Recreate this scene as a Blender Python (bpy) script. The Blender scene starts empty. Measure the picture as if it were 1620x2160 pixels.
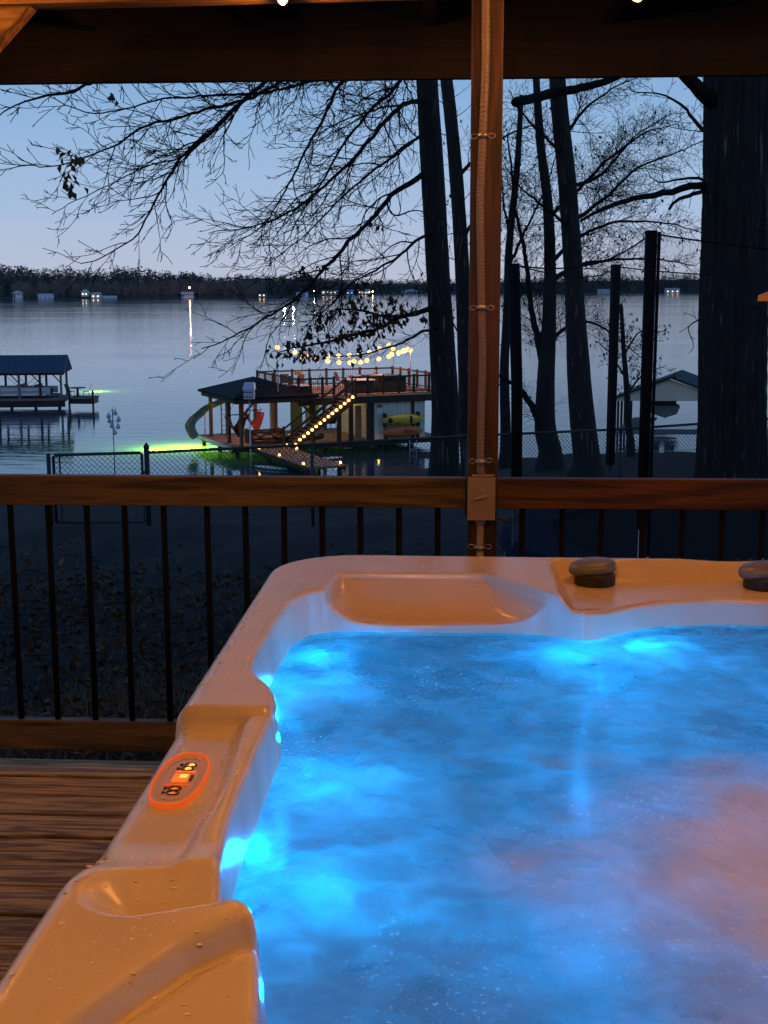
import bpy, math, random
import numpy as np
from mathutils import Vector, Matrix

R = math.radians
rng = random.Random(7)
nr = np.random.RandomState(11)
scene = bpy.context.scene
COL = scene.collection

# ------------------------------------------------------------------ camera
F, W0, H0 = 2690.0, 1620.0, 2160.0
KD = F / 1622.0          # distances below are noted for a 1622 px lens
PITCH, YAW, ROLL = R(9.95), R(3.3), R(0.13)
CAM = Vector((0.0, 0.0, 1.48))
HEAD = Vector((-math.sin(YAW), math.cos(YAW), 0))
RIGHT0 = Vector((math.cos(YAW), math.sin(YAW), 0))
FWD = HEAD * math.cos(PITCH) + Vector((0, 0, -math.sin(PITCH)))
UP0 = RIGHT0.cross(FWD)
CR = RIGHT0 * math.cos(ROLL) - UP0 * math.sin(ROLL)
CU = RIGHT0 * math.sin(ROLL) + UP0 * math.cos(ROLL)
cam_data = bpy.data.cameras.new('camera')
cam_data.sensor_fit = 'VERTICAL'
cam_data.sensor_height = 24.0
cam_data.lens = F / H0 * 24.0
cam_data.clip_start = 0.02
cam_data.clip_end = 14000
cam = bpy.data.objects.new('camera', cam_data)
COL.objects.link(cam)
M3 = Matrix((CR, CU, -FWD)).transposed()
cam.matrix_world = Matrix.Translation(CAM) @ M3.to_4x4()
scene.camera = cam

# ------------------------------------------------------------------ dusk sky
world = bpy.data.worlds.new('World')
scene.world = world
world.use_nodes = True
wn, wl = world.node_tree.nodes, world.node_tree.links
wn.clear()
w_out = wn.new('ShaderNodeOutputWorld')
w_bg = wn.new('ShaderNodeBackground')
w_sky = wn.new('ShaderNodeTexSky')
w_sky.sky_type = 'NISHITA'
w_sky.sun_disc = False
w_sky.sun_elevation = R(1.0)
w_sky.sun_rotation = R(200)
w_sky.altitude = 200
w_tc = wn.new('ShaderNodeTexCoord')
w_sep = wn.new('ShaderNodeSeparateXYZ')
w_ramp = wn.new('ShaderNodeValToRGB')
cr = w_ramp.color_ramp
cr.elements[0].position = 0.0
cr.elements[0].color = (0.37, 0.40, 0.50, 1)
cr.elements[1].position = 1.0
cr.elements[1].color = (0.018, 0.055, 0.16, 1)
for p_, c_ in ((0.02, (0.345, 0.40, 0.525, 1)), (0.06, (0.27, 0.38, 0.555, 1)), (0.12, (0.20, 0.335, 0.54, 1)), (0.18, (0.125, 0.27, 0.49, 1)), (0.42, (0.05, 0.15, 0.36, 1))):
    e_ = cr.elements.new(p_)
    e_.color = c_
w_mix = wn.new('ShaderNodeMix')
w_mix.data_type = 'RGBA'
w_mix.inputs['Factor'].default_value = 0.985
wl.new(w_tc.outputs['Generated'], w_sep.inputs[0])
wl.new(w_sep.outputs['Z'], w_ramp.inputs[0])
wl.new(w_sky.outputs[0], w_mix.inputs[6])
wl.new(w_ramp.outputs[0], w_mix.inputs[7])
wl.new(w_mix.outputs[2], w_bg.inputs[0])
w_bg.inputs[1].default_value = 1.32
wl.new(w_bg.outputs[0], w_out.inputs[0])

# afterglow of the sun just below the horizon behind the house
sun_d = bpy.data.lights.new('afterglow_sun', 'SUN')
sun_d.energy = 0.02
sun_d.angle = R(40)
sun_d.color = (0.75, 0.8, 1.0)
sun = bpy.data.objects.new('afterglow_sun', sun_d)
sun.rotation_euler = (R(70), 0, R(20))
COL.objects.link(sun)

vs = scene.view_settings
vs.view_transform = 'Standard'
vs.look = 'None'
vs.exposure = 0.0
vs.gamma = 1.0
scene.cycles.max_bounces = 10
scene.cycles.diffuse_bounces = 4
scene.cycles.glossy_bounces = 4
scene.cycles.transmission_bounces = 6
scene.cycles.transparent_max_bounces = 24
scene.cycles.caustics_reflective = False
scene.cycles.caustics_refractive = False
scene.cycles.sample_clamp_indirect = 4.0
scene.cycles.use_denoising = True


# ------------------------------------------------------------------ pixel helpers (photo pixel -> point in the place)
def ray(px, py):
    return FWD + CR * ((px - W0 / 2) / F) + CU * ((H0 / 2 - py) / F)


def at_z(px, py, z):
    d = ray(px, py)
    return CAM + d * ((z - CAM.z) / d.z)


def at_y(px, py, y):
    d = ray(px, py)
    return CAM + d * (y / d.y)


def at_d(px, py, D):
    d = ray(px, py)
    return CAM + d * (D * KD / d.dot(HEAD))


def at_plane(px, py, p, n):
    d = ray(px, py)
    return CAM + d * ((p - CAM).dot(n) / d.dot(n))


def sst(a, b, x):
    t = np.clip((x - a) / (b - a), 0, 1)
    return t * t * (3 - 2 * t)


# ------------------------------------------------------------------ mesh builder
class MB:
    def __init__(s):
        s.v, s.f = [], []

    def add(s, verts, faces):
        o = len(s.v)
        s.v.extend([tuple(v) for v in verts])
        s.f.extend([tuple(i + o for i in f) for f in faces])
        return s

    def box(s, c, size, m=None):
        x, y, z = [k / 2 for k in size]
        vs_ = [Vector((a * x, b * y, d * z)) for d in (-1, 1) for a, b in ((-1, -1), (1, -1), (1, 1), (-1, 1))]
        if m is not None:
            vs_ = [m @ v for v in vs_]
        vs_ = [v + Vector(c) for v in vs_]
        return s.add(vs_, [(3, 2, 1, 0), (4, 5, 6, 7), (0, 1, 5, 4), (1, 2, 6, 5), (2, 3, 7, 6), (3, 0, 4, 7)])

    def beam(s, a, b, w, h, up=Vector((0, 0, 1))):
        """rectangular bar from a to b, w across, h along 'up'"""
        a, b = Vector(a), Vector(b)
        t = (b - a).normalized()
        if abs(t.dot(up)) > 0.98:
            up = Vector((0, 1, 0))
        x = t.cross(up).normalized() * (w / 2)
        y = x.cross(t).normalized() * (h / 2)
        vs_ = [p + q for p in (a, b) for q in (-x - y, x - y, x + y, -x + y)]
        return s.add(vs_, [(3, 2, 1, 0), (4, 5, 6, 7), (0, 1, 5, 4), (1, 2, 6, 5), (2, 3, 7, 6), (3, 0, 4, 7)])

    def tube(s, pts, rad, n=8, cap=True, closed=False):
        pts = [Vector(p) for p in pts]
        k = len(pts)
        if not hasattr(rad, '__len__'):
            rad = [rad] * k
        vs_, nrm = [], None
        for i, p in enumerate(pts):
            t = (pts[(i + 1) % k if closed else min(i + 1, k - 1)] - pts[(i - 1) % k if closed else max(i - 1, 0)])
            if t.length < 1e-9:
                t = Vector((0, 0, 1))
            t.normalize()
            if nrm is None:
                nrm = t.orthogonal().normalized()
            nrm = nrm - t * nrm.dot(t)
            if nrm.length < 1e-6:
                nrm = t.orthogonal()
            nrm.normalize()
            bi = t.cross(nrm)
            for j in range(n):
                a = 2 * math.pi * j / n
                vs_.append(p + (nrm * math.cos(a) + bi * math.sin(a)) * rad[i])
        fs = []
        for i in range(k if closed else k - 1):
            i2 = (i + 1) % k
            for j in range(n):
                j2 = (j + 1) % n
                fs.append((i * n + j, i * n + j2, i2 * n + j2, i2 * n + j))
        if cap and not closed:
            fs.append(tuple(range(n - 1, -1, -1)))
            fs.append(tuple(range((k - 1) * n, k * n)))
        return s.add(vs_, fs)

    def lathe(s, c, prof, n=16, m=None):
        vs_ = []
        for r_, z_ in prof:
            for j in range(n):
                a = 2 * math.pi * j / n
                v = Vector((r_ * math.cos(a), r_ * math.sin(a), z_))
                vs_.append((m @ v if m is not None else v) + Vector(c))
        k = len(prof)
        fs = [(i * n + j, i * n + (j + 1) % n, (i + 1) * n + (j + 1) % n, (i + 1) * n + j) for i in range(k - 1) for j in range(n)]
        fs += [tuple(range(n - 1, -1, -1)), tuple(range((k - 1) * n, k * n))]
        return s.add(vs_, fs)

    def ball(s, c, r, n=10, m=8, scale=(1, 1, 1)):
        prof = [(max(1e-4, math.sin(math.pi * i / m)), -math.cos(math.pi * i / m)) for i in range(m + 1)]
        mt = Matrix.Diagonal((r * scale[0], r * scale[1], r * scale[2]))
        return s.lathe(c, prof, n, mt)

    def prism(s, poly, d):
        """polygon (3d points) pushed along d"""
        n = len(poly)
        a = [Vector(p) for p in poly]
        b = [p + Vector(d) for p in a]
        fs = [tuple(range(n - 1, -1, -1)), tuple(range(n, 2 * n))]
        fs += [(i, (i + 1) % n, n + (i + 1) % n, n + i) for i in range(n)]
        return s.add(a + b, fs)

    def build(s, name, mat, parent=None, origin=None, smooth=False, bevel=0, world=True):
        o_ = Vector(origin) if origin is not None else (Vector(parent['_o']) if parent is not None and world else Vector((0, 0, 0)))
        me = bpy.data.meshes.new(name)
        me.from_pydata([(v[0] - o_.x, v[1] - o_.y, v[2] - o_.z) for v in s.v], [], s.f)
        if smooth:
            me.polygons.foreach_set('use_smooth', [True] * len(me.polygons))
        me.materials.append(mat)
        me.update()
        ob = bpy.data.objects.new(name, me)
        COL.objects.link(ob)
        ob['_o'] = tuple(o_)
        if parent is not None:
            ob.parent = parent
            if not world:
                pass
        else:
            ob.location = o_
        if bevel:
            b = ob.modifiers.new('bevel', 'BEVEL')
            b.width = bevel
            b.segments = 2
            b.limit_method = 'ANGLE'
            b.angle_limit = R(40)
        return ob


def tag(o, label, cat, group=None, kind=None):
    o['label'] = label
    if cat:
        o['category'] = cat
    if group:
        o['group'] = group
    if kind:
        o['kind'] = kind
    return o


def thing(name, loc, label, cat, group=None):
    o = bpy.data.objects.new(name, None)
    o.empty_display_size = 0.1
    COL.objects.link(o)
    o.location = loc
    o['_o'] = tuple(loc)
    return tag(o, label, cat, group)


def copy_tree(o, parent=None):
    c = o.copy()
    COL.objects.link(c)
    if parent is not None:
        c.parent = parent
    for ch in list(o.children):
        copy_tree(ch, c)
    return c


def structure(o, label=None):
    o['kind'] = 'structure'
    if label:
        o['label'] = label
    return o


# ------------------------------------------------------------------ materials
def new_mat(name):
    m = bpy.data.materials.new(name)
    m.use_nodes = True
    n, l = m.node_tree.nodes, m.node_tree.links
    return m, n, l, n['Principled BSDF']


def plain(name, col, rough=0.6, metal=0.0, var=0.25, scale=8.0, bump=0.1, coat=0.0):
    m, n, l, b = new_mat(name)
    tc = n.new('ShaderNodeTexCoord')
    ns = n.new('ShaderNodeTexNoise')
    ns.inputs['Scale'].default_value = scale
    ns.inputs['Detail'].default_value = 5
    l.new(tc.outputs['Object'], ns.inputs['Vector'])
    mx = n.new('ShaderNodeMix')
    mx.data_type = 'RGBA'
    mx.inputs[6].default_value = (*[c * (1 - var) for c in col], 1)
    mx.inputs[7].default_value = (*[min(1, c * (1 + var)) for c in col], 1)
    l.new(ns.outputs['Fac'], mx.inputs['Factor'])
    l.new(mx.outputs[2], b.inputs['Base Color'])
    b.inputs['Roughness'].default_value = rough
    b.inputs['Metallic'].default_value = metal
    b.inputs['Coat Weight'].default_value = coat
    if max(col) < .03 and rough > .6:
        b.inputs['Specular IOR Level'].default_value = .12
    if bump:
        bp = n.new('ShaderNodeBump')
        bp.inputs['Strength'].default_value = bump
        bp.inputs['Distance'].default_value = 0.01
        l.new(ns.outputs['Fac'], bp.inputs['Height'])
        l.new(bp.outputs[0], b.inputs['Normal'])
    return m


def wood(name, dark, light, axis='x', scale=1.0, rough=0.65, seed=0.0, knots=True):
    m, n, l, b = new_mat(name)
    tc = n.new('ShaderNodeTexCoord')
    mp = n.new('ShaderNodeMapping')
    sc = {'x': (1.1, 16, 16), 'y': (16, 1.1, 16), 'z': (16, 16, 1.1)}[axis]
    mp.inputs['Scale'].default_value = [k * scale for k in sc]
    mp.inputs['Location'].default_value = (seed, seed * 1.7, seed * .6)
    l.new(tc.outputs['Object'], mp.inputs['Vector'])
    n1 = n.new('ShaderNodeTexNoise')
    n1.inputs['Scale'].default_value = 0.9
    n1.inputs['Detail'].default_value = 2.0
    n1.inputs['Distortion'].default_value = 0.6
    l.new(mp.outputs[0], n1.inputs['Vector'])
    ring = n.new('ShaderNodeMath')
    ring.operation = 'MULTIPLY'
    ring.inputs[1].default_value = 26.0
    l.new(n1.outputs['Fac'], ring.inputs[0])
    sn = n.new('ShaderNodeMath')
    sn.operation = 'SINE'
    l.new(ring.outputs[0], sn.inputs[0])
    n2 = n.new('ShaderNodeTexNoise')
    n2.inputs['Scale'].default_value = 7.0
    n2.inputs['Detail'].default_value = 6.0
    l.new(mp.outputs[0], n2.inputs['Vector'])
    ad = n.new('ShaderNodeMath')
    ad.operation = 'MULTIPLY_ADD'
    ad.inputs[1].default_value = 0.22
    l.new(sn.outputs[0], ad.inputs[0])
    l.new(n2.outputs['Fac'], ad.inputs[2])
    rp = n.new('ShaderNodeValToRGB')
    rp.color_ramp.elements[0].position = 0.25
    rp.color_ramp.elements[0].color = (*dark, 1)
    rp.color_ramp.elements[1].position = 0.75
    rp.color_ramp.elements[1].color = (*light, 1)
    l.new(ad.outputs[0], rp.inputs[0])
    # broad tone shifts along the board
    n3 = n.new('ShaderNodeTexNoise')
    n3.inputs['Scale'].default_value = 1.7
    l.new(tc.outputs['Object'], n3.inputs['Vector'])
    mx = n.new('ShaderNodeMix')
    mx.data_type = 'RGBA'
    mx.blend_type = 'MULTIPLY'
    mx.inputs['Factor'].default_value = 0.55
    l.new(rp.outputs[0], mx.inputs[6])
    r3 = n.new('ShaderNodeValToRGB')
    r3.color_ramp.elements[0].position = 0.35
    r3.color_ramp.elements[0].color = (0.45, 0.42, 0.4, 1)
    r3.color_ramp.elements[1].position = 0.65
    r3.color_ramp.elements[1].color = (1.15, 1.1, 1.05, 1)
    l.new(n3.outputs['Fac'], r3.inputs[0])
    l.new(r3.outputs[0], mx.inputs[7])
    l.new(mx.outputs[2], b.inputs['Base Color'])
    b.inputs['Roughness'].default_value = rough
    bp = n.new('ShaderNodeBump')
    bp.inputs['Strength'].default_value = 0.35
    bp.inputs['Distance'].default_value = 0.004
    l.new(ad.outputs[0], bp.inputs['Height'])
    l.new(bp.outputs[0], b.inputs['Normal'])
    return m


def glow(name, col, strength):
    m, n, l, b = new_mat(name)
    b.inputs['Base Color'].default_value = (0.8, 0.8, 0.8, 1)
    b.inputs['Emission Color'].default_value = (*col, 1)
    b.inputs['Emission Strength'].default_value = strength
    return m


def bark(name, dark, light, sx=14.0, sz=1.6, strength=1.0):
    m, n, l, b = new_mat(name)
    tc = n.new('ShaderNodeTexCoord')
    mp = n.new('ShaderNodeMapping')
    mp.inputs['Scale'].default_value = (sx, sx, sz)
    l.new(tc.outputs['Object'], mp.inputs['Vector'])
    vo = n.new('ShaderNodeTexNoise')
    vo.noise_type = 'RIDGED_MULTIFRACTAL'
    vo.inputs['Scale'].default_value = 1.3
    vo.inputs['Detail'].default_value = 6
    vo.inputs['Distortion'].default_value = 0.5
    l.new(mp.outputs[0], vo.inputs['Vector'])
    rp = n.new('ShaderNodeValToRGB')
    rp.color_ramp.elements[0].color = (*dark, 1)
    rp.color_ramp.elements[0].position = 0.2
    rp.color_ramp.elements[1].color = (*light, 1)
    rp.color_ramp.elements[1].position = 1.1 if False else 1.0
    l.new(vo.outputs['Fac'], rp.inputs[0])
    l.new(rp.outputs[0], b.inputs['Base Color'])
    b.inputs['Roughness'].default_value = 0.9
    bp = n.new('ShaderNodeBump')
    bp.inputs['Strength'].default_value = strength
    bp.inputs['Distance'].default_value = 0.05
    l.new(vo.outputs['Fac'], bp.inputs['Height'])
    l.new(bp.outputs[0], b.inputs['Normal'])
    return m


M = {}
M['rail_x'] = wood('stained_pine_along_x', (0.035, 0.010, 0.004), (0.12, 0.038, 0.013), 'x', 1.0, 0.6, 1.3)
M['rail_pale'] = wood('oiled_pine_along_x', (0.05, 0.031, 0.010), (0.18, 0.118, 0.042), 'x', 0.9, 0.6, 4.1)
M['post_wood'] = wood('stained_cedar_upright', (0.018, 0.007, 0.003), (0.075, 0.028, 0.010), 'z', 1.0, 0.6, 2.0)
M['deck_wood'] = wood('weathered_deck_boards', (0.17, 0.11, 0.038), (0.66, 0.48, 0.17), 'x', 1.5, 0.7, 7.7)
M['roof_wood'] = wood('rough_roof_lumber', (0.16, 0.08, 0.022), (0.52, 0.29, 0.09), 'x', 0.9, 0.7, 3.0)
M['dark_lumber'] = wood('shade_dark_lumber', (0.005, 0.003, 0.002), (0.013, 0.008, 0.005), 'x', 1.0, 0.8, 5.0)  # unlit shade of the roof overhang put into the lumber colour
M['baluster'] = plain('black_powder_coat', (0.004, 0.004, 0.0045), 0.85, 0.0, 0.1, 20, 0.02)
M['conduit'] = plain('grey_conduit_jacket', (0.19, 0.15, 0.125), 0.5, 0.0, 0.12, 30, 0.05)
M['steel'] = plain('galvanised_steel', (0.45, 0.43, 0.4), 0.35, 0.9, 0.15, 25, 0.05)
M['box_metal'] = plain('beige_box_paint', (0.30, 0.22, 0.15), 0.5, 0.0, 0.1, 30, 0.04)
M['black'] = plain('black_plastic', (0.012, 0.012, 0.014), 0.5, 0, 0.15, 12, 0.05)
M['bark_oak'] = bark('oak_bark', (0.012, 0.010, 0.009), (0.40, 0.30, 0.215))
M['bark_thin'] = bark('young_bark', (0.010, 0.010, 0.010), (0.045, 0.042, 0.038), 20, 3.0, 0.6)
M['twig'] = plain('twig_bark', (0.012, 0.011, 0.010), 0.9, 0, 0.3, 5, 0)
M['leaf_dry'] = plain('dry_oak_leaf', (0.085, 0.035, 0.016), 0.7, 0, 0.4, 20, 0)
M['leaf_dark'] = plain('withered_leaf', (0.015, 0.010, 0.008), 0.8, 0, 0.4, 6, 0)
M['leaf_litter'] = plain('fallen_leaf', (0.26, 0.11, 0.04), 0.75, 0, 0.4, 10, 0.05)
M['grass_dry'] = plain('dormant_grass', (0.12, 0.09, 0.04), 0.8, 0, 0.5, 3, 0)

# ------------------------------------------------------------------ terrain
WATER_Z = -8.6


def ground_z(x, y):
    x, y = np.asarray(x, float), np.asarray(y, float) / KD
    az = x / np.maximum(y, 3.0)
    ang = np.interp(az, [-0.30, -0.15, -0.02, 0.16, 0.4, 0.7], [14.9, 14.3, 12.95, 12.0, 11.8, 11.7])
    zc = 1.5 - 30 * np.tan(np.radians(ang))
    near = np.interp(y, [-60, 0, 3, 5, 9, 11], [-1.4, -1.4, -1.4, -1.45, -1.72, -1.93])
    t = (y - 11) / 19.0
    mid = -1.93 + (zc + 1.93) * t
    z = np.where(y < 11, near, np.where(y < 30, mid, zc - (y - 30) * 0.42))
    z = z + 0.04 * np.sin(x * 1.3 + y * 0.7) * np.exp(-np.maximum(y - 12, 0) / 8) + 0.03 * np.sin(x * 3.1 - y * 2.3)
    bank = np.exp(-((x + 2.0) / 1.3) ** 2 - ((y - 4.1) / 1.0) ** 2) * 0.28
    return np.maximum(z + bank, -12.0)


def gz(x, y):
    return float(ground_z(x, y))


def grid_mesh(name, xs, ys, zf, mat):
    X, Y = np.meshgrid(xs, ys)
    Z = zf(X, Y)
    nx, ny = len(xs), len(ys)
    v = np.stack([X.ravel(), Y.ravel(), Z.ravel()], 1)
    i = np.arange(nx * ny).reshape(ny, nx)
    f = np.stack([i[:-1, :-1], i[:-1, 1:], i[1:, 1:], i[1:, :-1]], -1).reshape(-1, 4)
    me = bpy.data.meshes.new(name)
    me.from_pydata(v.tolist(), [], f.tolist())
    me.polygons.foreach_set('use_smooth', [True] * len(me.polygons))
    me.materials.append(mat)
    o = bpy.data.objects.new(name, me)
    COL.objects.link(o)
    return o


gm, gn, gl, gb = new_mat('dormant_lawn')
tc = gn.new('ShaderNodeTexCoord')
n1 = gn.new('ShaderNodeTexNoise')
n1.inputs['Scale'].default_value = 1.1
n1.inputs['Detail'].default_value = 8
n2 = gn.new('ShaderNodeTexNoise')
n2.inputs['Scale'].default_value = 28
n2.inputs['Detail'].default_value = 6
gl.new(tc.outputs['Object'], n1.inputs['Vector'])
gl.new(tc.outputs['Object'], n2.inputs['Vector'])
ad = gn.new('ShaderNodeMath')
ad.operation = 'MULTIPLY'
gl.new(n1.outputs['Fac'], ad.inputs[0])
gl.new(n2.outputs['Fac'], ad.inputs[1])
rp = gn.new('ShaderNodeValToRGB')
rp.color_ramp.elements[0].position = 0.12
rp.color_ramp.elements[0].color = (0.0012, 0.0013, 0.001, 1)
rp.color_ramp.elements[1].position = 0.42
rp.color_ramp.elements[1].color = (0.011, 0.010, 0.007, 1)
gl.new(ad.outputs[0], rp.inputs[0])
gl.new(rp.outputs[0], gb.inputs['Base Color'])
gb.inputs['Roughness'].default_value = 0.95
bp = gn.new('ShaderNodeBump')
bp.inputs['Strength'].default_value = 0.9
bp.inputs['Distance'].default_value = 0.06
gl.new(n2.outputs['Fac'], bp.inputs['Height'])
gl.new(bp.outputs[0], gb.inputs['Normal'])
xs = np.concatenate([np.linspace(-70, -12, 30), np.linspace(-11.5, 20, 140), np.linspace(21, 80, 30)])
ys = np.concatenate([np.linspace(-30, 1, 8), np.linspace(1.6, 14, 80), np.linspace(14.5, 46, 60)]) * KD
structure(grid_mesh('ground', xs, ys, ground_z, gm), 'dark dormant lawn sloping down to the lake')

# lake
lm, ln, ll, lb = new_mat('lake_water')
tc = ln.new('ShaderNodeTexCoord')
mp = ln.new('ShaderNodeMapping')
mp.inputs['Scale'].default_value = (0.35, 1.0, 1.0)
ll.new(tc.outputs['Object'], mp.inputs['Vector'])
na = ln.new('ShaderNodeTexNoise')
na.inputs['Scale'].default_value = 0.9
na.inputs['Detail'].default_value = 4
nb = ln.new('ShaderNodeTexNoise')
nb.inputs['Scale'].default_value = 0.035
nb.inputs['Detail'].default_value = 3
ll.new(mp.outputs[0], na.inputs['Vector'])
ll.new(mp.outputs[0], nb.inputs['Vector'])
bp = ln.new('ShaderNodeBump')
bp.inputs['Strength'].default_value = 0.11
bp.inputs['Distance'].default_value = 0.25
ll.new(na.outputs['Fac'], bp.inputs['Height'])
mr = ln.new('ShaderNodeMapRange')
mr.inputs['From Min'].default_value = 0.35
mr.inputs['From Max'].default_value = 0.65
mr.inputs['To Min'].default_value = 0.015
mr.inputs['To Max'].default_value = 0.10
ll.new(nb.outputs['Fac'], mr.inputs['Value'])
ll.new(mr.outputs[0], lb.inputs['Roughness'])
lb.inputs['Base Color'].default_value = (0.03, 0.06, 0.11, 1)
lb.inputs['IOR'].default_value = 1.9
lb.inputs['Specular IOR Level'].default_value = 0.5
ll.new(bp.outputs[0], lb.inputs['Normal'])
tr = ln.new('ShaderNodeBsdfTranslucent')
tr.inputs['Color'].default_value = (0.55, 0.8, 0.02, 1)
mxs = ln.new('ShaderNodeMixShader')
mxs.inputs[0].default_value = 0.07
out = ln['Material Output']
ll.new(lb.outputs[0], mxs.inputs[1])
ll.new(tr.outputs[0], mxs.inputs[2])
ll.new(mxs.outputs[0], out.inputs['Surface'])
lake = MB()
lake.add([(-4000, 40, WATER_Z), (4200, 40, WATER_Z), (4200, 8000, WATER_Z), (-4000, 8000, WATER_Z)], [(0, 1, 2, 3)])
structure(lake.build('lake', lm), 'calm blue lake at dusk')
M['bed'] = plain('lake_blocker_dark', (.01, .012, .008), .95, 0, .2, .5, 0)
bed = MB()  # unseen floor added to keep sky light from shining up through the lake
bed.add([(-4000, 40, WATER_Z - 4), (4200, 40, WATER_Z - 4), (4200, 8000, WATER_Z - 4), (-4000, 8000, WATER_Z - 4)], [(0, 1, 2, 3)])
bed.add([(-4000, 40, WATER_Z - 4), (4200, 40, WATER_Z - 4), (4200, 40, WATER_Z - .3), (-4000, 40, WATER_Z - .3)], [(0, 1, 2, 3)])
structure(bed.build('unseen_lake_bed', M['bed']), 'unseen dark plane under the lake, added to block sky light from below')

# ------------------------------------------------------------------ far shore: hills and woods
M['hill'] = plain('wooded_hillside', (0.05, 0.055, 0.05), 0.95, 0, 0.4, 0.02, 0)


def shore_D(px):
    return np.interp(px, [-900, 0, 60, 300, 560, 640, 760, 900, 1100, 1450, 2600], [820, 860, 835, 850, 890, 980, 1300, 1500, 1500, 1480, 1400])


def top_h(px):
    return np.interp(px, [-900, 0, 60, 150, 260, 350, 450, 550, 620, 700, 900, 1200, 1500, 2600], [34, 31, 31, 31, 30, 27, 24, 22, 22, 23, 23, 30, 34, 36])


hv, hf = [], []
pxs = np.linspace(-900, 2600, 141)
for px in pxs:
    D = float(shore_D(px))
    h = float(top_h(px)) * (0.5 if px < 620 else .66)
    for dd, zz in ((-2, -0.5), (3, 0.9), (40, 2.0), (110, h), (260, h * 1.25), (700, -2)):
        d = (HEAD + RIGHT0 * ((px - 810) / F * 1.0 / math.cos(PITCH) * math.cos(PITCH)))
        p = CAM + d * ((D + dd) * KD)
        hv.append((p.x, p.y, WATER_Z + zz))
for i in range(len(pxs) - 1):
    for j in range(5):
        a = i * 6 + j
        hf.append((a, a + 6, a + 7, a + 1))
me = bpy.data.meshes.new('hills')
me.from_pydata(hv, [], hf)
me.materials.append(M['hill'])
o = bpy.data.objects.new('hills', me)
COL.objects.link(o)
structure(o, 'low wooded hills across the lake')


def woods(name, spec, mat, label):
    """spec rows: (x, y, base z, height, half width, n faces, streak)"""
    vs_, fs = [], []
    for (x, y, z, h, w, k, streak) in spec:
        # trunk
        o_ = len(vs_)
        vs_ += [(x - .25, y, z), (x + .25, y, z), (x + .1, y, z + h * .7), (x - .1, y, z + h * .7)]
        fs.append((o_, o_ + 1, o_ + 2, o_ + 3))
        for _ in range(k):
            if streak:
                a, b = nr.uniform(-w, w), nr.uniform(-w, w)
                zz = z + h * nr.uniform(.15, .85)
                l_ = h * nr.uniform(.1, .25)
                tx = a / w * l_ * .5 + nr.uniform(-.6, .6)
                q = [(x + a, y + b, zz), (x + a + .35, y + b, zz), (x + a + tx, y + b, zz + l_)]
            else:
                t = nr.uniform(0, 1)
                ww = w * (math.sin(math.pi * (0.12 + 0.85 * t)) ** .7)
                an = nr.uniform(0, 6.28)
                rr = ww * math.sqrt(nr.uniform(0.1, 1))
                cx, cy, cz = x + rr * math.cos(an), y + rr * math.sin(an), z + h * (.22 + .76 * t)
                sz = nr.uniform(1.0, 2.3)
                q = [(cx + nr.uniform(-sz, sz), cy + nr.uniform(-sz, sz), cz + nr.uniform(-sz, sz) * .8) for _ in range(3)]
            o_ = len(vs_)
            vs_ += q
            fs.append((o_, o_ + 1, o_ + 2))
    me = bpy.data.meshes.new(name)
    me.from_pydata(vs_, [], fs)
    me.materials.append(mat)
    o = bpy.data.objects.new(name, me)
    COL.objects.link(o)
    tag(o, label, None, None, 'stuff')
    return o


def far_pt(px, D, z=0.0):
    p = CAM + (HEAD + RIGHT0 * ((px - 810) / F)) * (D * KD)
    return p.x, p.y


spec = []
for i in range(4600):
    px = nr.uniform(-500, 1900) if i % 3 == 0 else (nr.uniform(-120, 760) if i % 3 == 1 else nr.uniform(600, 1700))
    D = float(shore_D(px)) + 14 + 110 * nr.uniform(0, 1) ** 1.2
    x, y = far_pt(px, D)
    dd = D - float(shore_D(px))
    base = WATER_Z + np.interp(dd, [0, 40, 120], [1.5, 2.5, float(top_h(px)) * .5])
    h = float(top_h(px)) * (.70 + .06 * math.sin(px * .05) + .05 * math.sin(px * .021 + 1)) * nr.uniform(.78, 1.16)
    spec.append((x, y, base, h, nr.uniform(3.5, 6.0), 30, False))
M['pine_far'] = plain('far_pine_foliage', (0.085, 0.095, 0.085), 0.95, 0, 0.6, 0.06, 0)
woods('far_pine_woods', spec, M['pine_far'], 'dark mass of pine woods along the far shore')
spec = []
for i in range(420):
    px = nr.uniform(40, 560) if i % 4 else nr.uniform(-300, 1600)
    D = float(shore_D(px)) + 5 + 16 * nr.uniform(0, 1)
    x, y = far_pt(px, D)
    spec.append((x, y, WATER_Z + 1, nr.uniform(11, 20), nr.uniform(2.2, 4.2), 46, True))
M['bare_far'] = plain('far_bare_branches', (0.22, 0.17, 0.145), 0.95, 0, 0.5, 0.05, 0)
woods('far_bare_woods', spec, M['bare_far'], 'brown bare trees at the water edge across the lake')

# ------------------------------------------------------------------ far houses and docks
M['white_far'] = plain('white_siding', (0.85, 0.86, 0.88), 0.7, 0, 0.1, 0.5, 0)
M['grey_far'] = plain('grey_siding', (0.22, 0.22, 0.23), 0.7, 0, 0.1, 0.5, 0)
M['roof_far'] = plain('pale_metal_roof', (0.6, 0.62, 0.66), 0.5, 0.2, 0.1, 0.5, 0)
M['roof_darkfar'] = plain('dark_shingle', (0.03, 0.03, 0.035), 0.8, 0, 0.2, 0.5, 0)
M['lit_warm'] = glow('lit_window_warm', (1.0, 0.55, 0.16), 4.5)
M['lit_orange'] = glow('orange_dock_lamp', (1.0, 0.30, 0.10), 190.0)
M['lit_white'] = glow('white_flood_lamp', (0.85, 1.0, 0.65), 260.0)
M['lit_blue'] = glow('blue_lit_window', (0.1, 0.3, 1.0), 4.0)


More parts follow.
